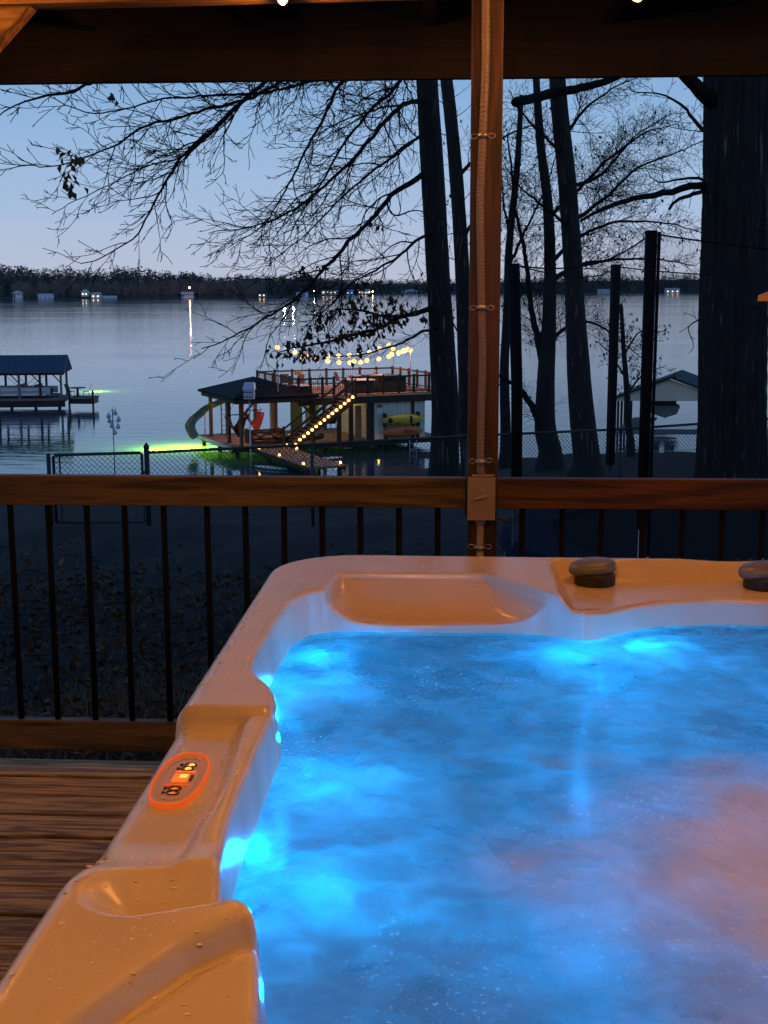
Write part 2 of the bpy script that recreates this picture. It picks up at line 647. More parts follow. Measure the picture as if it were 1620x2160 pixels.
def far_house(px, py_water, w, h, d, label, wall='white_far', roof='roof_far', windows=2, lit=None, D=None, name='lake_house', cat='house', open_=False, gable='x', lift=0.3):
    D = D or float(shore_D(px)) - 4
    x, y = far_pt(px, D)
    zb = WATER_Z + lift
    t = thing(name, (x, y, zb), label, cat)
    c = Vector((x, y, zb))
    b = MB()
    if open_:
        for sx in (-1, 1):
            for sy in (-1, 1):
                b.box(c + Vector((sx * w * .45, sy * d * .4, h * .5)), (.35, .35, h))
        b.box(c + Vector((0, 0, .15)), (w, d, .3))
        b.box(c + Vector((0, d * .3, h * .5)), (w * .8, .3, h * .9))
    else:
        b.box(c + Vector((0, 0, h / 2)), (w, d, h))
    b.build('wall', M[wall], t)
    rh = h * .45
    r_ = MB()
    e = .5
    if gable == 'x':   # ridge runs along the view, gable faces the lake
        for sgn in (-1, 1):
            r_.prism([c + Vector((sgn * (w / 2 + e), -d / 2 - e, h - .15)), c + Vector((0, -d / 2 - e, h + rh)), c + Vector((0, -d / 2 - e, h + rh + .3)), c + Vector((sgn * (w / 2 + e), -d / 2 - e, h + .15))], (0, d + 2 * e, 0))
        g = MB()
        g.prism([c + Vector((-w / 2, -d / 2 + .02, h + .002)), c + Vector((w / 2, -d / 2 + .02, h + .002)), c + Vector((0, -d / 2 + .02, h + rh - .1))], (0, .25, 0))
        g.build('gable', M[wall], t)
    else:
        for sgn in (-1, 1):
            r_.prism([c + Vector((-w / 2 - e, sgn * (d / 2 + e), h - .15)), c + Vector((-w / 2 - e, 0, h + rh)), c + Vector((-w / 2 - e, 0, h + rh + .3)), c + Vector((-w / 2 - e, sgn * (d / 2 + e), h + .15))], (w + 2 * e, 0, 0))
    r_.build('roof', M[roof], t)
    for k in range(windows):
        wx = -w / 2 + w * (k + .5) / windows
        wb = MB()
        wb.box(c + Vector((wx, -d / 2 - .03, h * .5)), (w / windows * .28, .12, h * .28))
        wb.build('window', M[lit] if lit else M['roof_darkfar'], t)
    return t


far_house(50, 627, 9, 5.5, 8, 'white gabled boathouse at the left end of the far shore', windows=0, open_=True)
far_house(44, 622, 6, 3.5, 5, 'small lit cottage just behind the far left white boathouse', wall='grey_far', windows=2, lit='lit_warm', D=868, lift=2.5)
far_house(108, 627, 15, 3.2, 8, 'long low white boathouse on the far shore', gable='y', windows=3)
far_house(190, 622, 7, 5, 7, 'pale house with a steep gable on the far shore point', windows=2, lit='lit_warm', lift=2.2)
far_house(213, 624, 10, 4, 7, 'flat white boathouse beside the pale gabled house', gable='y', windows=2, lit='lit_warm')
far_house(240, 627, 15, 1.6, 6, 'low white floating dock house on the far shore', gable='y', windows=0)
far_house(403, 627, 13, 4.2, 9, 'boathouse with a pale hipped roof under an orange lamp', gable='y', windows=0, open_=True)
far_house(558, 629, 9, 4.5, 8, 'boathouse glowing yellow from inside across the lake', windows=2, lit='lit_warm', open_=False, gable='y', wall='grey_far', roof='roof_darkfar')
far_house(641, 627, 13, 3.5, 8, 'white roofed boathouse right of the bright flood lamps', gable='y', windows=2, D=930)
far_house(698, 624, 22, 6, 12, 'dark roofed house with lit windows on the distant shore', gable='y', windows=4, lit='lit_warm', roof='roof_darkfar', D=1100, lift=1.5)
far_house(741, 626, 13, 5, 9, 'distant boathouse with a blue light', gable='y', windows=2, lit='lit_blue', D=1250)
far_house(770, 624, 20, 5, 9, 'distant lit building right of the blue boathouse', gable='y', windows=4, lit='lit_warm', D=1290, lift=1)
far_house(860, 622, 22, 5, 10, 'distant white building behind the leafy branch', gable='y', windows=3, D=1450)
far_house(1268, 621, 22, 5, 10, 'distant pale house seen left of the trampoline poles', gable='y', windows=3, D=1440)
far_house(1410, 621, 26, 6, 11, 'distant cream house seen between trampoline pole and big oak', gable='y', windows=3, lit='lit_warm', D=1440)
far_house(870, 626, 18, 4, 8, 'low distant dock house far behind the oak trunk', gable='y', windows=2, wall='grey_far', D=1445)


def lamp_post(px, py, D, base_z, label, bulb_mat, r, name='dock_lamp'):
    p = at_d(px, py, D)
    t = thing(name, (p.x, p.y, base_z), label, 'lamp')
    MB().tube([(p.x, p.y, base_z), (p.x, p.y, p.z - r)], .12, 6).build('pole', M['grey_far'], t)
    MB().ball(p, r, 10, 8).build('bulb', bulb_mat, t, smooth=True)
    return t


lamp_post(400, 607, 845, WATER_Z - 1, 'orange lamp on a pole above the pale far boathouse', M['lit_orange'], .75)
lamp_post(600, 650, 400, WATER_Z - 1, 'left of two white green flood lamps over the water', M['lit_white'], .55)
lamp_post(619, 650, 400, WATER_Z - 1, 'right of two white green flood lamps over the water', M['lit_white'], .55)
lamp_post(663, 614, 1000, WATER_Z, 'small white lamp on the distant shore', glow('tiny_lamp', (1, .9, .7), 60), .6)
lamp_post(786, 615, 1285, WATER_Z, 'small amber lamp on the distant right shore', glow('tiny_amber', (1, .6, .25), 60), .9)
#NEXT

# ------------------------------------------------------------------ deck
RAIL_Y = 3.74
d0 = 3.825
bd = MB()
w_ = 0.146
for i in range(30):
    y1 = d0 - i * w_
    z_ = -0.0125 - (0.004 if i % 3 == 1 else 0.0)
    bd.box((-0.3, y1 - w_ / 2 + .002, z_ - .002), (7.0, w_ - .013, .024))
dk = bd.build('deck', M['deck_wood'], bevel=.003)
structure(dk, 'weathered wooden deck boards beside the hot tub')
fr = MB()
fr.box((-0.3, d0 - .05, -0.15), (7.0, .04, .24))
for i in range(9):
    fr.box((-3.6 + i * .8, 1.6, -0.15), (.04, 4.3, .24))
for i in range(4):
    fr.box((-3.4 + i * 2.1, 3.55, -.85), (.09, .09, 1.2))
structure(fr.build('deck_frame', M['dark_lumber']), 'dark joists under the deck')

# railing
ztop = at_y(500, 1036, RAIL_Y).z
zb0, zb1 = at_y(170, 1583, RAIL_Y).z, at_y(170, 1521, RAIL_Y).z
post_x = at_y(1015, 1040, RAIL_Y).x
pw = 0.089


def railing(label, xa, xb, bal_px, wood_mat, ends):
    t = thing('deck_railing', ((xa + xb) / 2, RAIL_Y + .02, zb0), label, 'railing')
    a, b = at_y(500, 1006, RAIL_Y), at_y(500, 1069, RAIL_Y)
    MB().box(((xa + xb) / 2, RAIL_Y + .019, (a.z + b.z) / 2), (xb - xa, .038, a.z - b.z)).build('top_rail', wood_mat, t, bevel=.003)
    MB().box(((xa + xb) / 2, RAIL_Y + .019, (zb0 + zb1) / 2), (xb - xa, .038, zb1 - zb0)).build('bottom_rail', wood_mat, t, bevel=.003)
    for x in bal_px:
        MB().tube([(x, RAIL_Y + .019, zb1 - .002), (x, RAIL_Y + .019, b.z + .002)], .0095, 12).build('baluster', M['baluster'], t, smooth=True)
    return t


xl = [at_y(p, 1075, RAIL_Y).x for p in (17, 97, 179, 259, 342, 434, 515, 597, 678, 759, 841, 923)]
xl += [xl[0] - .1135 * k for k in range(1, 12)]
xr = [at_y(p, 1085, RAIL_Y).x for p in (1103, 1187, 1270, 1358, 1442, 1527, 1612)]
xr += [xr[-1] + .112 * k for k in range(1, 10)]
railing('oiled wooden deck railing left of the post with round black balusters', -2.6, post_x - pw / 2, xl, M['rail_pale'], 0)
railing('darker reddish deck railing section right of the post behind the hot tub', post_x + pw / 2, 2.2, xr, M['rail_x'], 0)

# post
pt = thing('porch_post', (post_x, RAIL_Y + .04, -.0), 'square stained cedar porch post carrying the conduit', 'post')
MB().box((post_x + .004, RAIL_Y + .041, 1.16), (pw, pw, 2.40)).build('shaft', M['post_wood'], pt, bevel=.004)

# conduit running down the post
cy = RAIL_Y - .004 - .0115
ctrl = [(1027, -60), (1025, 0), (1024, 140), (1018, 290), (1013, 420), (1014, 540), (1016, 650), (1018, 760), (1015, 860), (1013, 970), (1016, 1004)]
cp = []
for k in range(len(ctrl) - 1):
    for s_ in range(60):
        u_ = s_ / 60
        p0, p1, p2, p3 = [ctrl[min(max(k + q, 0), len(ctrl) - 1)] for q in (-1, 0, 1, 2)]
        f_ = lambda a, b, c, d: .5 * (2 * b + (c - a) * u_ + (2 * a - 5 * b + 4 * c - d) * u_ ** 2 + (3 * b - a - 3 * c + d) * u_ ** 3)
        cp.append(at_y(f_(p0[0], p1[0], p2[0], p3[0]), f_(p0[1], p1[1], p2[1], p3[1]), cy))
ct = thing('electrical_conduit', tuple(cp[-1]), 'ribbed grey flexible conduit strapped to the cedar post above the switch box', 'conduit')
# resample densely so the ribs can be modelled
rs, acc = [cp[0]], 0
for a, b in zip(cp[:-1], cp[1:]):
    k = max(1, int((b - a).length / .0022))
    rs += [a.lerp(b, (i + 1) / k) for i in range(k)]
MB().tube(rs, [.0112 + .0009 * math.sin(i * 1.57) for i in range(len(rs))], 14).build('flexible_tube', M['conduit'], ct, smooth=True)


def strap(px, py, parent, tilt=0):
    c = at_y(px, py, RAIL_Y - .003)
    b = MB()
    ax = Vector((math.cos(tilt), 0, math.sin(tilt)))
    h = .0075
    # saddle over the tube
    arc = []
    for i in range(13):
        a = math.pi * i / 12
        arc.append(c + ax * (.0155 * math.cos(a)) + Vector((0, -.027 * math.sin(a) ** .7, 0)))
    up = Vector((-ax.z, 0, ax.x))
    for i in range(12):
        p, q = arc[i], arc[i + 1]
        n_ = (q - p).cross(up).normalized() * .0008
        b.add([p - up * h - n_, q - up * h - n_, q + up * h - n_, p + up * h - n_, p - up * h + n_, q - up * h + n_, q + up * h + n_, p + up * h + n_],
              [(0, 1, 2, 3), (7, 6, 5, 4), (0, 4, 5, 1), (3, 2, 6, 7)])
    for sg in (-1, 1):   # eyelet ring with a hole
        e = c + ax * (sg * .025)
        pts = [e + ax * (.0095 * math.cos(2 * math.pi * k / 16)) + up * (.0065 * math.sin(2 * math.pi * k / 16)) for k in range(16)]
        b.tube(pts, .0017, 6, closed=True)
        b.ball(e + Vector((0, .002, 0)), .003, 8, 6, (1, .5, 1))
    b.build('strap', M['steel'], parent, smooth=True)


strap(1019, 287, ct, .03)
strap(1017, 649, ct, 0)
strap(1014, 972, ct, .05)

# switch box
bx = at_y(1016, 1052, RAIL_Y - .03)
by = RAIL_Y - .022
st = thing('switch_box', (bx.x, by, bx.z), 'beige metal disconnect box with a tilted lever on the railing post', 'switch box')
bw, bh = .078, .123
MB().box((bx.x, by, bx.z), (bw, .04, bh)).build('body', M['box_metal'], st, bevel=.003)
MB().box((bx.x - .001, by - .0225, bx.z + .001), (bw + .003, .005, bh + .004)).build('cover', M['box_metal'], st, bevel=.002)
lv = MB()
m_ = Matrix.Rotation(-R(14), 3, 'Y')
lv.box((bx.x - .003, by - .031, bx.z + .006), (.042, .009, .007), m_)
lv.ball((bx.x + .002, by - .028, bx.z + .007), .006, 10, 8, (1, .7, 1))
lv.build('lever', M['box_metal'], st, bevel=.002)
sc_ = MB()
for dz in (.026, -.018, -.034):
    sc_.ball((bx.x, by - .0262, bx.z + dz), .0042 if dz > 0 else .003, 10, 6, (1, .45, 1))
sc_.build('screw', M['steel'], st, smooth=True)
MB().box((bx.x + .004, by + .004, bx.z + bh / 2 + .006), (.066, .03, .004)).build('top_flange', M['box_metal'], st)

lc = thing('lower_conduit', (bx.x - .003, cy, .3), 'short straight metal conduit below the switch box', 'conduit')
MB().tube([(bx.x - .003, cy, bx.z - bh / 2 - .002), (bx.x - .003, cy, bx.z - bh / 2 - .02)], .0145, 16).tube(
    [(bx.x - .003, cy, bx.z - bh / 2 - .02), (bx.x - .003, cy, .06)], .0105, 14).build('pipe', M['box_metal'], lc, smooth=True)
strap(1012, 1153, lc, 0)

# hanging black cable loop right of the switch box
c0 = Vector((bx.x + .03, by + .03, bx.z - .05))
pts = [c0 + Vector((.0 + .1 * t, .01, -.03 * math.sin(math.pi * t) + .01 * t)) for t in np.linspace(0, 1, 16)]
cbl = MB().tube(pts, .0035, 8).build('cable', M['black'], None, tuple(c0), True)
tag(cbl, 'thin black cable looping right from behind the switch box', 'cable')

# porch roof
zb_a = at_y(0, 18, RAIL_Y - .005).z
zb_b = at_y(985, 0, RAIL_Y - .005).z
pr = thing('porch_roof', (0, 1.0, 2.4), 'wooden porch roof with a dark overhang along the top of the view', 'roof')
MB().prism([(-4, RAIL_Y - .002, zb_a - .015), (3.5, RAIL_Y - .002, zb_a + .06), (3.5, RAIL_Y - .002, zb_a + .25), (-4, RAIL_Y - .002, zb_a + .25)], (0, .085, 0)).build('beam', M['roof_wood'], pr)
FY = 4.65
zf = (at_y(0, 178, FY).z + at_y(1620, 155, FY).z) / 2
MB().box((-.2, FY + .02, (zf + zb_a + .25) / 2), (8, .04, zb_a + .25 - zf)).build('fascia_board', M['dark_lumber'], pr)
zs = zb_a + .25
MB().box((-.2, (FY - 2.7) / 2, zs + .012), (8, FY + 2.7, .022)).build('roof_deck', M['roof_wood'], pr)
rf = MB()
for i in range(13):
    rf = MB()
    x = -3.7 + i * .6
    rf.box((x, (FY + RAIL_Y + .09) / 2, zs - .07), (.038, FY - RAIL_Y - .09, .135))
    rf.build('rafter_tail', M['dark_lumber'], pr)
    MB().box((x, (RAIL_Y - .01 - 2.6) / 2, zs - .07), (.038, RAIL_Y - .01 + 2.6, .135)).build('rafter', M['roof_wood'], pr)
# knee brace falling to the left from the beam
ka = at_y(66, 14, RAIL_Y - .06)
kb = ka + Vector((-.62, 0, -.62))
kd = Vector((-1, 0, 1)).normalized() * .10
MB().prism([ka + Vector((0, -.02, .0)), ka + Vector((-.30, -.02, 0.0)), kb + Vector((-.2, -.02, .0)) + kd * .0, kb + Vector((0, -.02, 0)), ], (0, .075, 0)).build('knee_brace', M['roof_wood'], pr, bevel=.003)

# warm string lights under the porch roof
M['bulb_near'] = glow('warm_bulb_glass', (1.0, 0.42, 0.105), 1080.0)
M['bulb_edge'] = glow('warm_bulb_glass_small', (1.0, 0.36, 0.05), 2.4)
M['bulb_left'] = glow('warm_bulb_glass_left', (1.0, 0.36, 0.08), 520.0)
M['bulb_mid'] = glow('warm_bulb_glass_mid', (1.0, 0.36, 0.075), 430.0)
bp_a = at_y(596, -4, RAIL_Y - .045)
bp_b = at_y(1345, -16, RAIL_Y - .3)
sl = thing('porch_string_light', (0, 1.0, 2.2), 'string of warm round bulbs hanging under the porch roof', 'string lights')
spots = [(bp_a, .016, 'bulb_edge'), (bp_b, .020, 'bulb_edge'), (Vector((1.9, 2.4, 2.17)), .03, 'bulb_edge'), (Vector((-.12, .85, 2.2)), .03, 'bulb_near'), (Vector((.67, 2.07, 2.15)), .03, 'bulb_mid'), (Vector((-1.65, 3.3, 2.2)), .02, 'bulb_left')]
cord = []
path = [Vector((-2.2, 3.2, 2.40)), Vector((-1.65, 3.3, 2.27)), Vector((-1.2, RAIL_Y - .05, 2.36)), bp_a + Vector((0, 0, .07)), bp_b + Vector((0, 0, .07)), spots[2][0] + Vector((0, 0, .08)), spots[4][0] + Vector((0, 0, .08)), spots[3][0] + Vector((0, 0, .08)), Vector((-1.2, -1.5, 2.36))]
for a, b in zip(path[:-1], path[1:]):
    for k in range(12):
        t = k / 12
        cord.append(a.lerp(b, t) - Vector((0, 0, .05 * math.sin(math.pi * t))))
MB().tube(cord, .003, 6).build('cord', M['black'], sl, smooth=True)
for p, r_, mt in spots:
    b = MB().ball(p, r_, 16, 12, (1, 1, 1.15)).build('bulb', M[mt], sl, smooth=True)
    if mt == 'bulb_edge':
        q_ = bpy.data.lights.new('bulb_light', 'POINT')
        q_.energy = 9
        q_.color = (1.0, .36, .07)
        q_.shadow_soft_size = .004
        qo_ = bpy.data.objects.new('bulb_light', q_)
        COL.objects.link(qo_)
        qo_.parent = sl
        qo_.location = p + Vector((0, -.004 - r_ * .9, -.004 - r_ * .9)) - Vector(sl['_o'])
    MB().lathe(p + Vector((0, 0, r_ * .95)), [(r_ * .45, 0), (r_ * .5, .03), (r_ * .35, .04)], 10).build('socket', M['black'], b, world=True)

# unseen house wall behind the viewer, added to cut sky light
hw_ = MB()
hw_.box((-.2, -2.8, 1.6), (14, .15, 6.6))
structure(hw_.build('unseen_house_wall', plain('tan_house_siding', (.22, .17, .12), .8, 0, .1, 3, .05)), 'unseen tan house wall behind the porch, added to block sky light')

# ------------------------------------------------------------------ hot tub
ZR = 0.905          # rim top
ZW = 0.818          # water
C0 = Vector((0.66, 1.68))
TX0, TX1, TY0, TY1 = -0.392, 1.75, 0.50, 2.748


def inner_pts():
    L = [(1620, 1262, .875), (1500, 1257, .875), (1400, 1262, .875), (1310, 1276, .875), (1260, 1289, .875), (1225, 1291, .875), (1190, 1279, .88), (1163, 1262, .89), (1148, 1250, .9), (1138, 1243, .905),
         (1050, 1241, .905), (930, 1242, .905), (800, 1242, .905), (722, 1240, .905), (690, 1241, .905), (650, 1246, .905), (615, 1262, .905), (592, 1292, .905), (565, 1335, .905), (541, 1372, .905),
         (533, 1398, .905), (543, 1420, .905), (566, 1437, .905), (581, 1456, .905), (583, 1472, .905), (575, 1502, .90), (557, 1550, .895), (532, 1620, .89), (503, 1690, .89), (480, 1755, .89),
         (472, 1810, .885), (466, 1868, .885), (474, 1884, .90), (500, 1889, .905), (522, 1903, .905), (538, 1930, .90), (546, 1970, .895), (549, 2040, .89), (549, 2100, .885), (545, 2160, .88)]
    out = [at_z(*p) for p in L]
    pts = [Vector((p.x, p.y)) for p in out]
    last = pts[-1]
    pts += [last + Vector((.01, -.08)), Vector((.05, .76)), Vector((.20, .70)), Vector((.66, .67)), Vector((1.1, .68)), Vector((1.4, .76)), Vector((1.52, 1.0)), Vector((1.57, 1.5)), Vector((1.57, 2.0)), Vector((1.5, 2.4))]
    return pts


ip = inner_pts()
th = np.array([math.atan2(p.y - C0.y, p.x - C0.x) for p in ip])
rr = np.array([(p - C0).length for p in ip])
NT = 1700
# more angular density on the left and back
dens = lambda a: 1.0 + 2.2 * np.exp(-((np.abs(a - R(172)) % (2 * math.pi)) / R(40)) ** 2)
grid_a = np.linspace(-math.pi, math.pi, 4001)
cd = np.cumsum(np.where((grid_a > R(20)) | (grid_a < R(-140)), 3.0, 0.8))
cd = (cd - cd[0]) / (cd[-1] - cd[0])
TH = np.interp(np.linspace(0, 1, NT, endpoint=False), cd, grid_a)
o_ = np.argsort(th)
tha, rra = th[o_], rr[o_]
tx = np.concatenate([tha - 2 * math.pi, tha, tha + 2 * math.pi])
rx = np.concatenate([rra, rra, rra])
# smooth by averaging the piecewise-linear radius over a small window
RIN = np.zeros(NT)
for k_ in np.linspace(-1, 1, 9):
    RIN += np.interp(TH + k_ * R(0.9), tx, rx) / 9
CT, SN = np.cos(TH), np.sin(TH)


def rounded_rect_r(x0, x1, y0, y1, rad):
    res = np.full(NT, 9.0)
    for i in range(NT):
        lo, hi = 0.0, 3.0
        for _ in range(26):
            mid = (lo + hi) / 2
            x, y = C0.x + mid * CT[i], C0.y + mid * SN[i]
            cx, cy_ = min(max(x, x0 + rad), x1 - rad), min(max(y, y0 + rad), y1 - rad)
            if (x - cx) ** 2 + (y - cy_) ** 2 <= rad * rad:
                lo = mid
            else:
                hi = mid
        res[i] = lo
    return res


ROUT = rounded_rect_r(TX0, TX1, TY0, TY1, .17)

recL, recR = at_z(708, 1190, ZR), at_z(1128, 1205, ZR)
xm, hw = (recL.x + recR.x) / 2, (recR.x - recL.x) / 2


YW = at_z(930, 1242, ZR).y


def rec_inset(x_unused, z):
    """how far the moulded head rest is scooped back from the wall, along each ray"""
    rad = RIN.copy()
    live = SN > .3
    for _ in range(120):
        cand = rad + .002
        x, y = C0.x + cand * CT, C0.y + cand * SN
        q = np.abs(x - xm) / hw
        zb = .834 + .050 * np.minimum(q, 1.2) ** 7
        dep = np.clip(sst(1.0, .9, q), 0, 1) * (.014 * sst(zb - .003, zb + .003, z) + .125 * np.clip((z - zb) / (.893 - zb), 0, 1) ** .55)
        live = live & (y < YW + dep) & (q < 1)
        rad = np.where(live, cand, rad)
    k = np.ones(7) / 7
    d = rad - RIN
    return np.convolve(np.concatenate([d[-3:], d, d[:3]]), k, 'valid')


def seg_dist(x, y, pts):
    best = np.full(np.shape(x), 9.0)
    sign = np.zeros(np.shape(x))
    for a, b in zip(pts[:-1], pts[1:]):
        ax, ay, bx_, by_ = a.x, a.y, b.x, b.y
        dx, dy = bx_ - ax, by_ - ay
        t = np.clip(((x - ax) * dx + (y - ay) * dy) / (dx * dx + dy * dy), 0, 1)
        ex, ey = x - ax - t * dx, y - ay - t * dy
        d = np.hypot(ex, ey)
        cr_ = dx * ey - dy * ex
        sign = np.where(d < best, np.sign(cr_), sign)
        best = np.minimum(best, d)
    return best, sign


yA, yB = at_z(365, 1488, ZR).y, at_z(360, 1528, ZR - .024).y
yC = at_z(205, 1772, ZR).y
rb = [at_z(p, q, ZR - .02) for p, q in ((515, 1545), (507, 1575), (482, 1655), (455, 1715), (436, 1745), (400, 1768), (330, 1785), (215, 1800))]
rbx = np.array([p.x for p in rb][:5])
rby = np.array([p.y for p in rb][:5])
scA, scB = at_z(292, 1882, ZR), at_z(480, 1852, ZR)
scB = scB + (scB - scA) * .6
grv = [at_z(p, q, ZR) for p, q in ((560, 1925), (505, 1936), (458, 1955), (380, 1990), (300, 2042), (210, 2104), (130, 2160), (40, 2235), (-60, 2330))]
knobs = [at_z(1254, 1232, .868), at_z(1612, 1240, .868)]


def rim_z(x, y):
    z = np.full(np.shape(x), ZR)
    # far left corner a touch higher, sunk control panel bay
    bx_ = np.interp(-y, -rby, rbx)
    m = sst(bx_ + .006, bx_ - .018, x) * sst(yA, yB, y) * sst(yC - .10, yC + .06, y)
    left = sst(.3, .0, x)
    ridge = sst(yA + .004, yB + .01, y) * sst(yC - .08, yC + .02, y) * left
    z = z - .026 * m - .008 * ridge * (1 - m)
    # raised near corner
    z = z + .005 * sst(yC + .03, yC - .10, y) * left
    # cup scoop open to the basin
    d, _ = seg_dist(x, y, [scA, scB])
    z = z - .032 * (1 - np.clip(d / .060, 0, 1) ** 2) ** 2
    # curved groove, then the head cushion falling to the basin
    d, s_ = seg_dist(x, y, grv)
    sd = np.where(s_ > 0, d, -d)       # positive on the basin side
    act = sst(.60, .54, y)
    z = z - .017 * np.exp(-((sd - .014) / .013) ** 2) - np.where(sd > 0, 1, 0) * (.014 * sst(0, .018, sd) + .30 * np.maximum(sd - .018, 0)) * 1.0
    # headrest bays along the back right
    s1 = sst(recR.x + .028, recR.x + .065, x)
    back = sst(2.25, 2.42, y)
    xk = (x - (knobs[0].x + knobs[1].x) / 2) / ((knobs[1].x - knobs[0].x) / 2)
    edge = TY1 - .052 - .028 * np.exp(-(xk / .62) ** 2) * 0 + .012 * np.sin(np.clip(xk, -1.4, 1.4) * 2.2)
    z = z - .036 * s1 * back * sst(edge + .022, edge - .03, y)
    return z


Rr_in, Rr_out = .013, .032
rings = []
# skirt and outer lip, from the bottom up
for z_, k_ in ((ZR - .16, -.012), (ZR - .115, -.010), (ZR - .105, 0.0), (ZR - .06, 0.0), (ZR - .04, 0.0)):
    rad = ROUT + k_
    rings.append((C0.x + rad * CT, C0.y + rad * SN, None, z_ - ZR))
NS = 46
RIN_W = np.convolve(np.concatenate([RIN[-12:], RIN, RIN[:12]]), np.ones(25) / 25, 'valid')
RIM_IN = RIN + rec_inset(C0.x + RIN * CT, np.full(NT, ZR)) * (SN > .3)
svals = np.concatenate([[0, .0008, .003, .007, .013, .02, .027, .034], np.linspace(.045, 1, 1)[:0]])
rim_w = ROUT - RIM_IN
rows = []
outd = [0, .0007, .003, .0065, .011, .017, .024, .032]
ind = [.013, .0095, .0065, .004, .002, .0007, 0]
allx = []
for d_ in outd:
    allx.append((np.minimum(d_, rim_w * .45)))
for k in range(1, NS):
    a_, b_ = np.minimum(.032, rim_w * .45), rim_w - .013
    allx.append(a_ + (b_ - a_) * k / NS)
for d_ in ind:
    allx.append(rim_w - d_)
X, Y, Z = [], [], []
for (x, y, _, dz) in rings:
    X.append(x)
    Y.append(y)
    xi, yi = C0.x + (ROUT - .034) * CT, C0.y + (ROUT - .034) * SN
    Z.append(rim_z(xi, yi) + dz)
for d_ in allx:
    rad = ROUT - d_
    x, y = C0.x + rad * CT, C0.y + rad * SN
    # use the height just inside the rounded outer lip so the edge follows the rim
    rad2 = np.minimum(rad, ROUT - .030)
    z = rim_z(C0.x + rad2 * CT, C0.y + rad2 * SN)
    do = np.clip(d_, 0, Rr_out)
    z = z - (Rr_out - np.sqrt(np.maximum(Rr_out ** 2 - (Rr_out - do) ** 2, 0)))
    di = np.clip(rim_w - d_, 0, Rr_in)
    z = z - (Rr_in - np.sqrt(np.maximum(Rr_in ** 2 - (Rr_in - di) ** 2, 0)))
    X.append(x)
    Y.append(y)
    Z.append(z)
zedge = Z[-1].copy()
zbase = np.minimum(zedge, .875)
NWALL = 72
for k in range(1, NWALL + 1):
    t = (k / NWALL) ** 1.7
    z = zedge + (.70 - zedge) * t
    xw = C0.x + RIN * CT
    ins = rec_inset(xw, z) * (SN > .3)
    mixw = np.clip((zedge - z - .05) / .05, 0, 1)
    rad = RIN * (1 - mixw) + RIN_W * mixw + ins - .10 * (zedge - z)
    X.append(C0.x + rad * CT)
    Y.append(C0.y + rad * SN)
    Z.append(z)
RS = np.interp(TH, grid_a, np.convolve(np.tile(np.interp(grid_a, np.concatenate([TH - 2 * math.pi, TH, TH + 2 * math.pi]), np.tile(RIN, 3)), 3), np.ones(501) / 501, 'same')[4001:8002])
for z_, k_, q_ in ((.66, .024, .25), (.58, .035, .45), (.50, .07, .8), (.42, .13, 1), (.34, .22, 1), (.27, .33, 1), (.24, .42, 1)):
    rad = np.maximum(RIN * (1 - q_) + RS * q_ - k_, .1)
    X.append(C0.x + rad * CT)
    Y.append(C0.y + rad * SN)
    Z.append(np.full(NT, z_))
X, Y, Z = np.array(X), np.array(Y), np.array(Z)
K = X.shape[0]
tub = thing('hot_tub', (C0.x, C0.y, 0), 'beige acrylic hot tub with bubbling blue lit water and a glowing orange control panel', 'hot tub')
V = np.stack([X.ravel() - C0.x, Y.ravel() - C0.y, Z.ravel()], 1)
I = np.arange(K * NT).reshape(K, NT)
J = np.roll(I, -1, axis=1)
Fq = np.stack([I[:-1], J[:-1], J[1:], I[1:]], -1).reshape(-1, 4)
me = bpy.data.meshes.new('shell')
me.from_pydata(V.tolist(), [], Fq.tolist() + [tuple(int(q) for q in I[-1])])
me.polygons.foreach_set('use_smooth', [True] * len(me.polygons))

am, an, al, ab = new_mat('beige_acrylic')
tc = an.new('ShaderNodeTexCoord')
ns = an.new('ShaderNodeTexNoise')
ns.inputs['Scale'].default_value = 9
ns.inputs['Detail'].default_value = 5
n5 = an.new('ShaderNodeTexNoise')
n5.inputs['Scale'].default_value = 170
n5.inputs['Detail'].default_value = 3
vo = an.new('ShaderNodeTexVoronoi')
vo.inputs['Scale'].default_value = 95
for q in (ns, n5, vo):
    al.new(tc.outputs['Object'], q.inputs['Vector'])
rp = an.new('ShaderNodeValToRGB')
rp.color_ramp.elements[0].position = .2
rp.color_ramp.elements[0].color = (.53, .42, .295, 1)
rp.color_ramp.elements[1].position = .65
rp.color_ramp.elements[1].color = (.57, .455, .32, 1)
al.new(ns.outputs['Fac'], rp.inputs[0])
al.new(rp.outputs[0], ab.inputs['Base Color'])
rr_ = an.new('ShaderNodeMapRange')
rr_.inputs['From Min'].default_value = .4
rr_.inputs['From Max'].default_value = .62
rr_.inputs['To Min'].default_value = .20
rr_.inputs['To Max'].default_value = .25
al.new(ns.outputs['Fac'], rr_.inputs['Value'])
al.new(rr_.outputs[0], ab.inputs['Roughness'])
b1 = an.new('ShaderNodeBump')
b1.inputs['Strength'].default_value = .10
b1.inputs['Distance'].default_value = .002
al.new(n5.outputs['Fac'], b1.inputs['Height'])
al.new(b1.outputs[0], ab.inputs['Normal'])
M['acrylic'] = am
me.materials.append(am)
dimmed_shell_m = plain('dimmed_submerged_shell', (.15, .14, .12), .4, 0, .2, 6, 0)  # same shell, darkened in colour so it reads dim under the water
me.materials.append(dimmed_shell_m)
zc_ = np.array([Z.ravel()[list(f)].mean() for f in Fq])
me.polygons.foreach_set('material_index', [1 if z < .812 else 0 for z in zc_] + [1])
shell = bpy.data.objects.new('shell', me)
COL.objects.link(shell)
shell.parent = tub
shell['_o'] = tub['_o']

